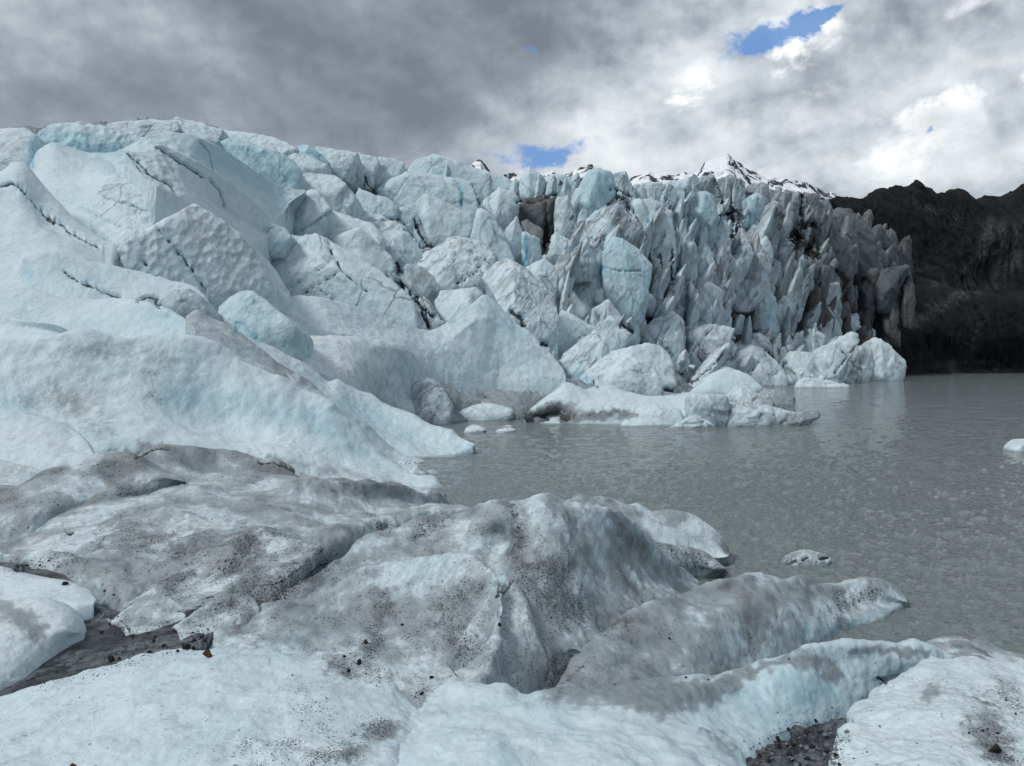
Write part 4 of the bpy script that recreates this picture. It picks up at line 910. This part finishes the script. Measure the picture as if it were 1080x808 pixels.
lump('white iceberg cut by the right edge of the photo', '1068,474 1073,465 1082,461 1094,464 1102,473 1086,477', 42, silt=.1, cat='iceberg', name='iceberg')
S('small dark ended iceberg drifting on the open lake', '825,599 828,591 838,587 843,583 853,579 866,581 873,583 883,584 884,590 868,596 848,600', 18.6, lean=.9, p=10, silt=.42, grit=.5, cups=.1, amp=.05, fac=.05, cat='iceberg', name='iceberg')
# ================================================================== FOREGROUND RIDGES AND MOUNDS
FG = 26
def fm(ch, s, w, k): mark(ch, s, w, k, 0, 40)
fm(0, '300,385 330,400 350,404 372,412', 8, .75); fm(0, '345,402 365,412', 6, .8); fm(0, '284,372 310,386', 6, .5); fm(3, '462,473 463,474', 1.3, .9)
fm(0, '60,375 90,365 140,370 180,380', 12, .28); fm(0, '60,410 90,430 110,450', 18, .26); fm(0, '30,425 80,425', 14, .22); fm(1, '45,395 60,400', 8, .18); fm(2, '185,415 230,425 300,435 350,450', 16, .42); fm(2, '0,420 20,430', 18, .4); fm(0, '155,395 160,420', 8, .3); fm(1, '160,395 160,425', 6, .3)
fm(2, '330,440 360,470 390,480', 10, .4); fm(0, '300,488 360,500 420,512', 8, .3)
fm(0, '120,482 150,490 170,505', 9, .75); fm(0, '0,558 60,540 110,524', 4, .6)
mark(3, '144,482 158,474 170,472 180,474', 1.8, .8, 0, 23); fm(0, '150,478 170,480 195,500', 9, .95); mark(3, '274,487 290,487 304,492 315,501', 1.8, .9, 0, 23); mark(0, '277,489 286,496 298,503', 4, 1.0, 0, 23); fm(0, '280,488 300,498', 7, .9)  # right-hand silt strokes paint the dark inside the brown ridge's hollow
fm(0, '200,545 260,540 330,540', 10, .12); fm(1, '120,560 200,580', 22, .6); fm(1, '10,600 60,590 110,575', 10, .75); fm(3, '18,600 28,598', 2.5, .9); fm(0, '95,598 115,590 130,588', 8, .85); fm(0, '300,512 330,510 350,516', 6, .7); fm(1, '390,545 405,555', 9, .95); fm(0, '340,560 370,555 400,556', 7, .55); fm(3, '70,561 76,560', 1.8, .9)
fm(0, '255,560 262,575 250,595', 8, .9); fm(1, '262,562 255,590 235,605', 12, .95); fm(0, '300,590 315,575', 14, .05); fm(1, '285,612 305,605 330,592', 8, 1.0)
fm(0, '0,640 20,650 40,668', 11, .7)
fm(0, '535,530 545,545 548,570 545,600', 9, .9); fm(1, '535,530 545,550 545,590', 10, .9); fm(0, '505,545 520,545 530,560', 9, .6); fm(2, '520,568 528,560', 8, .45); fm(2, '535,598 530,612', 4, .6); fm(1, '470,545 452,556 440,562', 8, .9); fm(1, '350,595 330,605 305,618', 9, 1.0); fm(0, '430,565 380,590 330,612', 8, .6)
fm(1, '580,625 600,640 610,650', 16, .9); fm(1, '560,600 600,600', 18, .5); fm(0, '560,700 600,705', 20, .45); fm(1, '590,700 575,715', 9, .75); fm(3, '541,612 533,622 524,630', 1.5, .8); fm(1, '536,570 548,600 556,622', 5, .9); fm(0, '575,525 600,545', 7, .5); fm(0, '655,560 680,590 700,610', 5, .4); fm(0, '620,560 650,600', 4, .35)
for s in ('640,560 665,595 690,622', '618,552 645,590 672,625', '655,552 690,590', '600,560 628,605'): fm(0, s, 2.5, .55)
fm(1, '355,700 385,690 395,675', 12, 1.0); fm(1, '372,705 400,712', 10, .9); fm(0, '360,700 395,690', 12, .8); fm(0, '395,625 405,640 400,650', 8, .8); fm(1, '400,625 410,645', 7, .7); fm(1, '470,650 480,680 500,690', 14, .7); fm(0, '470,690 500,700', 14, .6); fm(1, '440,720 450,735', 8, .9); fm(0, '300,645 340,630', 9, .6); fm(2, '330,660 310,675', 22, .35); fm(1, '485,625 497,622', 9, .7); fm(0, '230,675 262,655', 4, .6)
fm(0, '615,523 645,528 668,540', 6, .75); fm(1, '620,524 650,530', 5, .6)
fm(0, '590,722 620,695 650,672 680,700 640,720 610,725', 22, .85); fm(0, '650,690 680,720', 24, .8); fm(0, '655,655 690,645 715,640', 8, .9); fm(0, '588,726 612,704 622,688', 5, 1.0); fm(1, '588,726 612,704 622,688', 4, .8); fm(0, '640,668 655,656 672,650', 7, 1.0); fm(1, '640,668 655,656 672,650', 5, .7); fm(0, '700,634 735,625 770,615', 7, .6); fm(0, '815,630 840,628 852,622', 11, .75); fm(1, '885,628 888,645 878,652', 9, .9); fm(1, '905,630 922,625', 7, .75); fm(0, '688,690 692,702', 6, .7); fm(0, '785,625 795,660 795,685', 10, .5); fm(1, '792,670 795,690', 5, .5); fm(0, '745,640 760,660', 8, .4)
fm(2, '935,645 900,655 870,667', 4, .6); fm(2, '850,660 848,672', 5, .55); fm(2, '760,690 780,670', 12, .25)
fm(0, '650,733 700,730 745,728 771,718', 11, .9); fm(0, '745,735 700,745 690,750', 12, .55); fm(0, '771,716 800,705 830,695', 6, .8); fm(0, '845,695 870,700 880,712', 12, .7); fm(0, '900,687 940,686 975,690', 6, .7); fm(2, '835,720 850,735 870,730', 16, .6); fm(2, '795,735 810,760', 14, .3); fm(3, '928,715 934,719', 1.8, .9); fm(0, '745,775 775,790', 9, .45)
fm(2, '520,790 535,800', 14, .45); fm(0, '455,752 470,750', 5, .35); fm(2, '560,750 600,765', 12, .3)
fm(1, '340,765 300,785 260,800', 22, .45); fm(1, '400,765 370,790 330,800', 16, .8); fm(0, '410,770 370,795', 12, .5); fm(1, '310,725 325,735', 12, .35)
fm(1, '1040,750 1050,775 1055,800', 20, .85); fm(0, '1035,755 1050,790', 16, .6); fm(1, '1060,730 1072,750', 14, .6); fm(0, '985,730 975,745', 8, .35); fm(1, '885,780 895,765', 9, .7)
# great smooth ridge and the ones behind it
ridge('thin grey ice fin edging the apron behind the great smooth ridge', ['262,358,42 269,361 284,366,43 306,378 319,383 336,396 347,404,44 354,401 368,409 380,413 394,416,45 404,425 420,432 437,439,44 453,449 470,453 478,454 483,460,43 494,468 501,472,41.5', '270,372,40 290,380 320,398,41 340,412 360,424 385,440,42 410,452 435,462 460,468 485,472,41.3 500,473.5,41.4',
       '275,385,38.5 300,396 330,412,39 366,434 390,452,40 412,468 430,474 455,484,39.5 477,482.5,40 499,475,41.3'], blue=.25, silt=.12, cups=.4, back=2.5, drop=3, rnd=.15, scale=2.0, amp=.05)
ridge('grey brown dirty ridge left of the thin ice fin', ['196,334,37 208,326 221,334,38 240,343 255,353 269,364 284,374 300,388,38 312,398,37.6', '200,342,36 220,348 245,362,36.5 270,378 295,392 312,402,36.6', '205,352,35 230,364 260,380,35.5 285,392 314,410,35.6'], silt=.42, grit=.15, back=1.5, drop=1.5, scale=1.8, cups=.1, blue=.2)
ridge('narrow white rib hugging the right flank of the great ridge', ['300,389,36 325,400 345,418,36.5 366,432 390,448,37 405,464 420,476 440,483 455,487,38.5', '310,402,35.5 340,424,35.8 370,446 395,466 420,484 440,490,37', '318,414,35 345,434,35.2 370,454 400,476 425,492,35.5 445,494,36'], silt=.15, back=1.2, drop=1.2, scale=1.8)
S('small gritty chunk of ice at the waterline under the great ridge', '415,487 424,483 432,483 440,488 447,494 456,503 444,505 430,498', 33.5, cat='ice block', name='ice_block', silt=.25, grit=.4, lean=.7, p=10)
lump('wet ice scrap in the water beside the gritty chunk', '446,497 455,494 464,498 466,502 456,504', 34.2, silt=.3)
ridge('great smooth white ridge sloping down into the lake', ['-70,352,29 0,356 40,356 75,349 86,347,31 105,350 125,353 155,352,32 185,355 222,361 236,368,33 258,378 284,389 299,394 314,407,33.5 338,419 356,434 380,456,33 401,474 420,489 440,501,31.5 459,506 465,512,31 470,520,29.3',
       '-70,385,28.2 0,385 60,385 120,382,30.4 180,390 230,400,32 270,412 300,425 330,440,32.2 360,460 390,483 420,500,30.8 445,513 470,523,29',
       '-70,430,27.2 0,428 60,428 120,425,29.2 180,432 230,443,30.8 270,452 310,463 350,482,30.5 390,500 430,513 468,526,28.5',
       '-70,485,25 0,482 60,482,26 120,476 180,472,27.4 230,480 280,490 320,500,28.4 370,508 420,516 468,530,27.9'], blue=.20, silt=.14, cups=.05, back=5, drop=4, rnd=.3, scale=1.7, amp=.15, freq=.5, flute=.022, flf=(.04, .5), bump=.006, lump=.03)
ridge('low white hump at the left edge under the great smooth ridge', ['-70,432,23 0,432 30,436 60,444 80,454,22.6 92,466 101,480,21.5', '-70,455,21.5 0,456 40,462 75,472,21.5 100,483,21', '-70,500,20 0,494 50,492 100,488,20.5'], blue=.18, silt=.2, back=1.5, drop=.8, scale=1.2)
ridge('thin grey step of ice below the low white hump at the left edge', ['-70,486,20.5 0,486 25,492 45,499,19.6 60,504', '-70,500,19.5 0,502 30,506 60,508', '-70,540,18.5 0,525 60,512,19'], silt=.4, back=1, drop=.5, scale=1.1)
# dirty tongues
ridge('speckled grey ridge like a long back at the left edge', ['-70,530,16 0,513 19,514 41,499 69,489 98,479,18.5 121,477 145,480 167,492,19 194,506,18.8', '-70,545,15.4 0,532 40,522,16 80,508 120,498,17.8 150,497 175,503 195,508', '-70,572,14.6 0,561 37,546,15.4 74,533 111,526,16.8 139,519 167,515 196,511,18.2'], silt=.55, grit=.35, back=1.2, drop=1, scale=.85, cups=.2, bump=.012, amp=.08, cav=.6)
ridge('dark rimmed brown ridge with a hollow at its right end', ['143,481,20 158,472 173,469 200,470,21 217,472 254,478 273,484,22 290,485 306,491 318,502,22', '150,490,19.6 180,486 215,492,20.5 260,496 295,499 318,503,21.6', '170,505,19 193,510 236,509,20 264,511 295,505 318,504,21.2'], silt=.65, grit=.25, back=1.5, drop=1, scale=1.0, cups=.2, cav=.6)
ridge('wide rough ice tongue between the brown ridge and the dark channel', ['-70,590,13.4 0,573,14 37,561 61,545,15.6 97,532 123,525,17 158,519 180,514 226,507,19 254,510 282,507 310,503,18.8 342,503 368,506,19.8 401,510 429,514,21.2 450,518 470,523,23 481,531 496,537,25.5',
       '-70,596,12.8 0,584,13.2 60,568 110,550,14.6 160,538 210,530,16 260,527 310,523,17.5 350,522 400,526,20 440,532 470,536 496,541,23',
       '-70,600,12.3 0,592,12.4 60,590 110,580,12.8 160,572 210,560,13.8 265,552 310,548,15 350,548 400,548,17.2 450,540 498,545,20',
       '-70,602,12.1 0,598,12.1 60,608 100,622,11.2 130,640,10.6 170,640 215,622,11.4 262,606 290,606,12 315,598 345,580,13 400,562,15 445,548 500,549,17'], silt=.50, grit=.25, back=1.5, drop=.8, scale=.75, cups=.3, bump=.016, lump=.06, amp=.18, freq=.6, cav=.5)
ridge('gritty spur of ice with a dark streaked crest beside the channel', ['112,655,10 125,645,10.3 150,630 175,612,11.2 200,596 230,576,12.6 250,562 262,557,13.2 285,558 312,566,13.0 338,580,12.5', '122,662,9.9 148,645 180,630,10.8 215,612 240,598,11.8 268,585,12.2 300,585 337,581,12.4', '135,668,9.66 160,664,9.75 185,650,10.1 212,640,10.42 240,628,10.75 262,618,11.1 290,616,11.2 312,602,11.6 336,583,12.3'], silt=.5, grit=.7, back=.9, drop=.5, scale=.62, bump=.02, amp=.10, cups=.2, cav=.5)
ridge('small pinkish ice snout poking into the dark channel', ['118,657,9.98 135,642,10.2 150,632,10.35 170,629,10.4 185,634 195,643,10.3', '128,662,9.83 150,651,10.0 172,648,10.05 193,646,10.25', '133,668,9.66 155,662,9.82 176,656,9.96 195,649,10.14'], silt=.5, grit=.35, back=.5, drop=.3, scale=.5, cav=.7, amp=.08)
ridge('ribbed low ice ledge right of the pinkish snout', ['182,662,9.85 205,645,10.1 225,632,10.45 245,620,10.8 252,619,10.9 262,628,10.75 272,637,10.5', '186,665,9.75 210,656,9.95 235,646,10.2 271,639,10.45', '190,670,9.6 215,664,9.75 245,652,10.06 272,641,10.35'], silt=.55, grit=.6, back=.5, drop=.3, scale=.5, bump=.03, cav=.6)
ridge('bright white lobe of ice at the left edge by the channel', ['-70,600,11.6 0,598,11.4 30,606 60,611,11 85,618 99,626,10.7 102,632,10.5', '-70,622,10.8 0,620,10.6 50,624 85,630 101,634,10.3', '-70,640,10.2 0,636,10.1 45,636 85,640,10.1 99,638,10.2'], silt=.1, back=1, drop=.6, scale=.55, blue=.1)
ridge('lower white lobe with a grey stain at the left edge', ['-70,640,10 0,634,9.9 30,631 55,634,9.8 75,642 88,655,9.9 91,666,9.75', '-70,670,9.2 0,665,9 40,662 75,664,9.4 90,669,9.66', '-70,755,7.85 0,726,8.41 30,711,8.74 50,697,9.05 70,684,9.36 89,671,9.6'], silt=.2, back=1, drop=.6, scale=.5, blue=.1)
# central mound
ridge('broad back of the central mound falling steeply to the lake', ['296,628,11.0 308,622,11.2 338,600,11.8 360,584 380,565,12.8 420,554 442,544,13.6 461,542 494,538,13.9 511,530 528,526,13.6 552,526 564,520,13.4 577,516,13.4 586,520 599,528 616,533 632,535 651,539,14.2 669,554 688,572,15.4 710,589 725,604,16.6 739,617.5,17',
       '300,632,10.8 345,612,11.4 390,590,12.1 440,568,12.9 490,556,13.2 515,546,13.3 535,540,13.0 552,540,12.8 575,538,12.7 605,554,13.0 640,574,13.6 690,602,15.1 738,619,16.8',
       '303,636,10.7 350,622,11.2 400,604,11.7 450,595,12.1 490,586,12.5 515,570,13.1 530,566,13.1 545,574,12.4 570,578,12.1 605,594,12.3 650,613,13.1 690,621,14.2 738,620.5,16.6',
       '305,640,10.6 360,630,10.9 420,622,11.0 470,622,11.0 500,624,11.1 520,612,12.0 532,608,12.0 550,622,11.1 585,634,11.2 630,650,11.7 665,643,12.5 700,633,13.9 738,622,16.3',
       '330,690,9.6 380,690,9.6 430,685,9.6 480,680,9.7 515,658,10.2 535,648,10.5 560,670,9.9 595,684,10.0 620,690,10.3 640,668,11.3 670,646,12.3 702,636,13.8 738,624,16.2',
       '380,745,8.6 430,748,8.6 480,745,8.8 520,742,9.0 560,736,9.25 575,733,9.3 590,727,9.5 616,696,10.3 640,670,11.2 672,648,12.25 704,637,13.7 738,626,16'],
      silt=.48, grit=.34, back=1.6, drop=2.2, rnd=.3, scale=.62, bump=.010, lump=.035, amp=.16, freq=.55, cav=.5, flute=.016, flf=(.10, .5), blue=.2, cups=.2)
ridge('front spur of the central mound covered with black grit', ['222,686,9.3 232,668,9.8 254,652,10.3 277,640 299,633,10.6 329,626 338,620 353,611,11 378,599 400,592,11.2 430,588 455,586,11.2 485,587 499,589,11 518,601 527,613,10.4', '230,692,9.1 270,670,9.7 310,652,10.1 350,642,10.4 390,630,10.6 430,625,10.7 470,622,10.7 505,628,10.5 527,617,10.4',
       '240,702,8.8 290,690,9.1 340,680,9.4 385,672,9.6 430,668,9.7 470,665,9.7 505,655,9.9 527,622,10.35', '260,715,8.3 310,712,8.5 350,716,8.5 400,722,8.4 440,735,8.15 475,722,8.6 505,690,9.2 520,655,9.8 528,627,10.25', '260,760,7.3 340,770,7.3 400,780,7.1 440,775,7.2 480,755,7.7 515,715,8.5 526,670,9.3 529,632,10.1'],
      silt=.46, grit=.34, back=.8, drop=.7, rnd=.3, scale=.5, bump=.014, lump=.05, amp=.16, freq=.55, cav=.5, blue=.2, cups=.2)
ridge('low shoulder of grey ice in the gully of the central mound', ['470,700,9.0 485,672,9.5 505,645,10.1 525,625,10.7 538,612,11.1 548,618,11.0 556,632,10.7', '480,710,8.8 505,685,9.2 530,665,9.7 560,660,9.9', '490,735,8.5 520,725,8.8 550,715,9.1 580,700,9.7'], silt=.4, grit=.4, back=.4, drop=.5, scale=.5, bump=.03)
# behind the central mound, at the water
ridge('rounded ice block behind the mound with a white dome and gritty side', ['592,530,18 600,527 610,521,18.4 625,523 645,526,18.8 662,533 673,532 686,539,19.2 706,537 729,544,19.4 751,558 764,572,19.4 768,582,19.3', '598,536,17.8 625,532 655,541,18.3 685,550 720,556,18.8 750,568 768,585,19.1', '610,545,17.5 640,550 675,562,17.9 705,572 735,582,18.5 758,588 768,587', '620,560,17 660,575,17 700,588,17.4 735,594 757,593,18.8 768,589,19.1'], silt=.34, grit=.2, back=1.2, drop=1.3, scale=.9, bump=.01, amp=.09, cav=.7)
ridge('gritty lower shelf of the rounded block at the waterline', ['668,552,17.4 690,568,17.5 715,576 740,582,17.9 756,592 765,599,18.3', '672,565,17 700,584 735,594,17.5 764,601', '680,585,16.6 710,602,17 740,609,17.65 752,606,17.9 765,602,18.2'], silt=.35, grit=.85, back=.8, drop=.6, scale=.85, bump=.012, cav=.5)
ridge('long ice ridge with brown stains running out into the lake', ['586,728,9.0 605,698,9.9 625,678,10.5 655,655,11.2 672,645,11.7 690,637,12.2 715,628,12.8 740,619,13.2 758,612 778,609,13.7 795,606,14.0 812,610 828,612,14.5 840,608 853,611,15.0 862,617 883,616 910,612,15.8 934,615 947,623,16.0 956,632,16',
       '588,732,8.9 625,698,9.8 665,666,10.9 700,649,11.7 740,633,12.6 770,621,13.3 800,617,13.7 830,622,14.1 853,622,14.6 880,626,15.1 915,622,15.6 945,629 956,634',
       '590,736,8.85 630,718,9.4 670,694,10.3 710,674,11.1 745,656,11.8 775,645,12.3 800,642,12.7 825,648,13.0 845,646,13.7 872,646,14.3 905,638,15.2 938,637,15.6 956,635.5',
       '592,742,8.75 640,740,9.2 690,740,9.6 740,726,10.45 771,716,11.1 797,706,11.75 828,697,12.35 850,685,13.2 873,671.5,13.9 899,660,14.5 934,650,15.02 956,637.5,15.77'],
      silt=.40, grit=.16, back=1.6, drop=1.6, rnd=.3, scale=.65, bump=.010, lump=.03, amp=.13, freq=.6, cav=.5, blue=.22, flute=.010, flf=(.06,.5), cups=.15)
# rubble lumps at the right end
ridge('grey brown lumpy ice behind the white mound at the right edge', ['968,690,12.2 982,677,12.8 1000,670,13.4 1018,668 1032,671,13.6 1046,680 1058,688,13.2 1072,690 1085,695,13 1130,705', '972,698,11.6 1000,688,12 1030,690,12 1060,700 1130,715', '975,712,10.5 1010,712,10.4 1060,716,10.5 1130,730'], silt=.55, grit=.3, back=.8, drop=.8, scale=.6, bump=.02, amp=.14, fac=.06, cav=.9)
ridge('blue white ridge with brown crest above the rock pocket', ['615,732,6.7 640,728 662,727,6.95 700,721,7.25 740,716,7.6 771,711,7.9 795,702 815,697,8.2 832,690,8.3 850,683,8.45 868,680,8.6 900,681 940,681,9.2 970,682 990,686,9.4 1005,692',
       '625,742,6.5 665,738,6.75 705,732,7.05 745,726,7.4 771,722,7.65 800,713,7.9 830,704,8.05 860,697,8.3 895,696,8.7 940,694,9.05 975,696 1005,701,9.35', '640,760,6.35 690,762,6.6 735,755,6.95 775,742,7.4 810,735,7.65 845,730,7.85 880,722,8.2 915,711,8.7 945,709,9.0 980,706,9.25 1005,708,9.3',
       '690,800,5.95 740,800,6.15 785,792,6.5 815,776,7.1 840,768,7.5 875,762,7.8 897,750,8.1 920,732,8.6 936,718,8.95 970,714,9.15 1005,715,9.25'], silt=.08, blue=.38, grit=.04, back=1.0, drop=1.2, rnd=.35, scale=.45, bump=.006, lump=.03, amp=.13, freq=.6, flute=.022, flf=(.07,.5), cups=.05)
# bottom of the picture
ridge('bright white mound with soft blue folds at the bottom centre', ['360,815,4.9 375,803 400,779,5.4 425,760 441,746,6 456,730,6.3 478,720,6.5 490,723 514,727,6.4 533,727 550,733,6.3 584,728,6.4 623,727,6.5 650,730 680,740,6.2 715,756,5.9 745,776,5.6 775,800,5.2 790,815', '362,825,4.7 400,800,5 430,775,5.4 465,752,5.8 500,748,5.8 540,752,5.7 590,752,5.8 630,755,5.7 670,765,5.5 710,780,5.3 760,812,4.9',
       '360,850,4.4 420,810,4.7 470,782,5 520,775,5.1 570,778,5.1 620,778,5.1 670,792,4.9 720,812,4.7 765,840', '350,900,3.9 450,850,4.2 550,830,4.4 650,840,4.3 770,900,3.9'], silt=.04, blue=.26, back=.6, drop=.6, rnd=.3, scale=.32, amp=.18, freq=.6, lump=.03, bump=.006, cups=.05)
ridge('bright white mound at the bottom left topped by a red stone', ['-70,752,6.2 0,737 30,726 60,716,6.6 100,705 130,697 160,689 190,684,7.2 218,685 245,684 275,689 300,692,7 319,697 343,699 358,705 383,713,6.7 402,715 412,717 427,731,6.4 441,747,6.15 456,772,6.1', '-70,775,5.6 60,745,5.9 140,722 200,712,6.2 270,714 330,722,6 390,738,5.9 420,752 436,762,5.7 452,792,5.7', '-70,800,5.1 60,780,5.2 140,765 210,758,5.3 280,760 340,770,5.2 390,782,5.1 415,792,5.0 442,818,5.15', '-70,850,4.4 100,830,4.5 220,825,4.5 320,830,4.5 400,835,4.5 432,852,4.65'], silt=.10, grit=.14, blue=.22, back=.7, drop=.9, rnd=.25, scale=.34, amp=.12, lump=.03, bump=.010, cav=.5, cups=.12)
ridge('pitted white mound at the bottom right corner', ['862,825,4.8 878,800 888,775,5.6 900,749,6.2 911,740 937,723,6.8 961,706 980,697,7.2 998,698 1017,694,7.3 1034,696 1048,702,7.1 1080,712,6.9 1150,740,6.5', '880,830,4.6 905,790,5.2 930,765,5.6 960,745,5.9 1000,735,6 1040,738,6 1080,748,5.9 1150,770', '890,850,4.3 930,815,4.7 970,790,5 1010,780,5.1 1050,782,5.1 1150,805,4.9', '880,900,3.8 960,850,4.2 1050,840,4.3 1150,860,4.2'], silt=.12, grit=.14, blue=.15, back=.7, drop=.8, rnd=.3, scale=.36, amp=.12, lump=.04, bump=.022, cav=.6, cups=.35)
# ---- floors of the channel and the rock pocket
def floor(name, rows, **kw):
    o = loft(name, rows, SLUSH, back=.5, drop=.3, skirt=.4, scale=1.0, amp=.02, freq=1.2, **kw)
    return tag(o, kind='structure')
def fy(s):
    pts = P(s); n = len(pts)
    return ' '.join(f'{x},{y},{4.71/(0.13+(y-HOR)/F)*(1.12 if i == n-1 else 1.04 if i == n-2 else 1.0):.3f}' for i, (x, y) in enumerate(pts))
floor('meltwater_channel', [fy('-60,592 60,604 112,642 175,642 215,630 258,613 280,605'), fy('-60,640 60,640 118,658 175,656 215,644 245,630 270,619'), fy('-60,690 60,680 120,670 180,664 215,654 235,645 252,634'), fy('-60,740 40,715 120,690 190,672 215,667 228,660 240,648'), fy('-60,800 60,770 160,735 200,705 216,692 226,680 234,668')], bump=.01)
floor('gravel_pocket', ['760,735,8.3 830,735,8.4 900,735,8.7 960,715,9.4', '760,765,7.45 830,768,7.5 900,752,8.1 960,735,8.8', '760,790,6.75 830,788,6.85 900,775,7.2 960,760,7.8', '750,812,6.2 830,812,6.25 900,808,6.3 960,800,6.5', '750,860,5.4 830,860,5.4 900,860,5.4 960,850'], bump=.06)

# ================================================================== STONES AND GRIT
def stone(label, px, py, wpx, hpx, mat=STONE, seed=0, group=None, cat='stone', name='stone'):
    h = surf_at(px, py+hpx*0.35)
    if h is None: print('no surface for stone', px, py); return
    Y, p, N = h
    m = Y/F; rg = np.random.default_rng(seed+int(px*3+py))
    d = rg.normal(size=(14, 3)); d /= np.linalg.norm(d, axis=1, keepdims=True)
    pts = d*np.array([wpx*m*.5, wpx*m*.42, hpx*m*.6])*rg.uniform(.8, 1.1, (14, 1))
    V, fc = convex(pts, 4, 18)
    V = V+0.04*wpx*m*fbm(V/(wpx*m)*3, 3)[:,None]*(V/np.maximum(np.linalg.norm(V, axis=1, keepdims=True), 1e-9))
    V = V+p+np.array([0, 0, hpx*m*.28])
    o = mesh_obj(name, V, fc, mat, {'tc': V/(wpx*m)*1.2}); o['tex_scale'] = float(wpx*m*.3)
    if mat is ICE:
        for an, val in (('paint', (.55, .3, .1, 0)), ('tex', (.1, .3, .3, .6))):
            at = o.data.attributes.new(an, 'FLOAT_COLOR', 'POINT'); at.data.foreach_set('color', np.tile(np.array(val, np.float32), len(V)))
    return tag(o, label, cat, group)
stone('rust red stone on the crest of the bottom left white mound', 218, 687, 12, 9, REDSTONE)
stone('small red brown stone at the bottom edge of the left mound', 77, 806, 11, 8, REDSTONE, 4)
stone('black angular stone alone in the dark channel', 117, 691, 10, 8)
stone('largest black stone in the channel behind the left white mound', 196, 678, 11, 9)
stone('dark flat slab of rock on the bottom right mound', 1048, 786, 19, 10)
for i, (x, y, w, h) in enumerate([(162,672,6,4),(172,677,6,4),(158,684,6,4),(127,691,4,3),(205,672,6,4),(212,668,5,4),(205,680,5,4),(219,674,6,5),(189,684,5,3),(165,668,4,3),(108,625,7,3),(118,625,5,3),(68,612,9,4),(106,663,5,3),(141,668,4,3)]):
    stone('small black stone in the slush of the dark channel', x, y, w, h, STONE, 30+i, 'small stones in the dark channel')
for i, (x, y, w, h) in enumerate([(820,776,14,7),(848,770,12,7),(862,757,9,6),(838,782,10,6),(858,784,12,6),(832,792,11,6),(872,788,10,5),(812,800,9,6),(852,797,12,6),(866,769,11,6),(879,795,10,6),(825,784,8,5),(843,803,10,5),(884,803,8,5),(803,794,8,6),(834,768,9,5)]):
    stone('dark angular rock lying in the pocket between the front mounds', x, y, w*.75, h*.7, STONE, 70+i, 'rocks in the pocket')
rgp = np.random.default_rng(77)
for i in range(46):
    x, y = rgp.uniform(800, 892), rgp.uniform(766, 806)
    if x < 800+(806-y)*.9 or x > 896-(y-766)*.35: continue
    w = rgp.uniform(3, 8)
    o = stone('crushed grey ice chip among the rocks of the pocket', x, y, w, w*rgp.uniform(.45, .7), ICE, 300+i, 'crushed ice in the pocket', 'ice chip', 'ice_chip')
for i, (x, y, w, h) in enumerate([(388,676,6,5),(379,693,7,5),(368,704,5,5),(424,656,5,3),(527,655,6,5),(445,728,6,5),(455,712,6,4),(366,690,5,3),(376,697,6,4)]):
    stone('small black stone frozen into the central mound', x, y, w, h, STONE, 120+i, 'stones on the central mound')
for i, (x, y, w, h) in enumerate([(1034,768,4,3),(1042,766,3,3),(1023,770,3,3),(1052,770,4,3),(1059,736,3,3),(1069,750,3,3),(926,763,3,2),(708,671,4,3),(723,711,4,3),(748,714,3,2),(832,691,3,2),(880,745,3,2),(307,709,3,2)]):
    stone('pebble sized dark stone scattered on the white ice', x, y, w, h, STONE, 150+i, 'scattered pebbles')
def gravel():
    """coarse grit lying in the hollows, one heap of tiny angular chips"""
    rg = np.random.default_rng(5); Vs, Fs = [], []; k = 0
    tet = np.array([[1,0,-.5],[-.5,.87,-.5],[-.5,-.87,-.5],[0,0,.8]]); tf = np.array([[0,2,1],[0,1,3],[1,2,3],[2,0,3]])
    for s, w, n in (('805,800 825,780 850,772 870,785 880,800', 14, 1100), ('296,622 320,606 345,592', 7, 420), ('372,712 392,705 410,715', 9, 160), ('360,702 385,690 395,680', 9, 130), ('120,695 200,676 215,670', 9, 420), ('30,722 150,690', 14, 260), ('110,640 135,670 190,660', 10, 200), ('210,655 260,632 295,615', 9, 240), ('395,552 408,556', 7, 60), ('435,735 448,725', 7, 50), ('1035,770 1050,790 1060,800', 13, 90), ('262,565 250,595 230,606', 8, 120), ('15,600 60,585', 9, 70), ('540,528 547,560 546,595', 6, 110), ('585,640 605,650', 14, 110), ('885,640 920,626', 8, 60), ('452,556 440,564', 7, 60), ('480,660 500,690', 12, 70)):
        pl = P(s); 
        for _ in range(n):
            i = rg.integers(len(pl)-1); t = rg.uniform(); q = pl[i]*(1-t)+pl[i+1]*t+rg.normal(0, w*.55, 2)
            h = surf_at(*q)
            if h is None or h[0] > 30: continue
            Y, p, N = h; r = rg.choice([.7, .9, 1.2, 1.8], p=[.4, .3, .2, .1])*Y/F
            a = rg.uniform(0, 6.28); c, sn = math.cos(a), math.sin(a)
            v = (tet*rg.uniform(.6, 1.3, (4, 1)))@np.array([[c, sn, 0], [-sn, c, 0], [0, 0, .8]])*r + p
            Vs.append(v); Fs.append(tf+4*k); k += 1
    V, Fc = np.concatenate(Vs), np.concatenate(Fs)
    o = mesh_obj('gravel', V, Fc, STONE, {'tc': V*20}, smooth=False); o['tex_scale'] = 0.01
    tag(o, 'black grit and gravel gathered in the hollows of the ice', 'gravel', kind='stuff')
gravel()
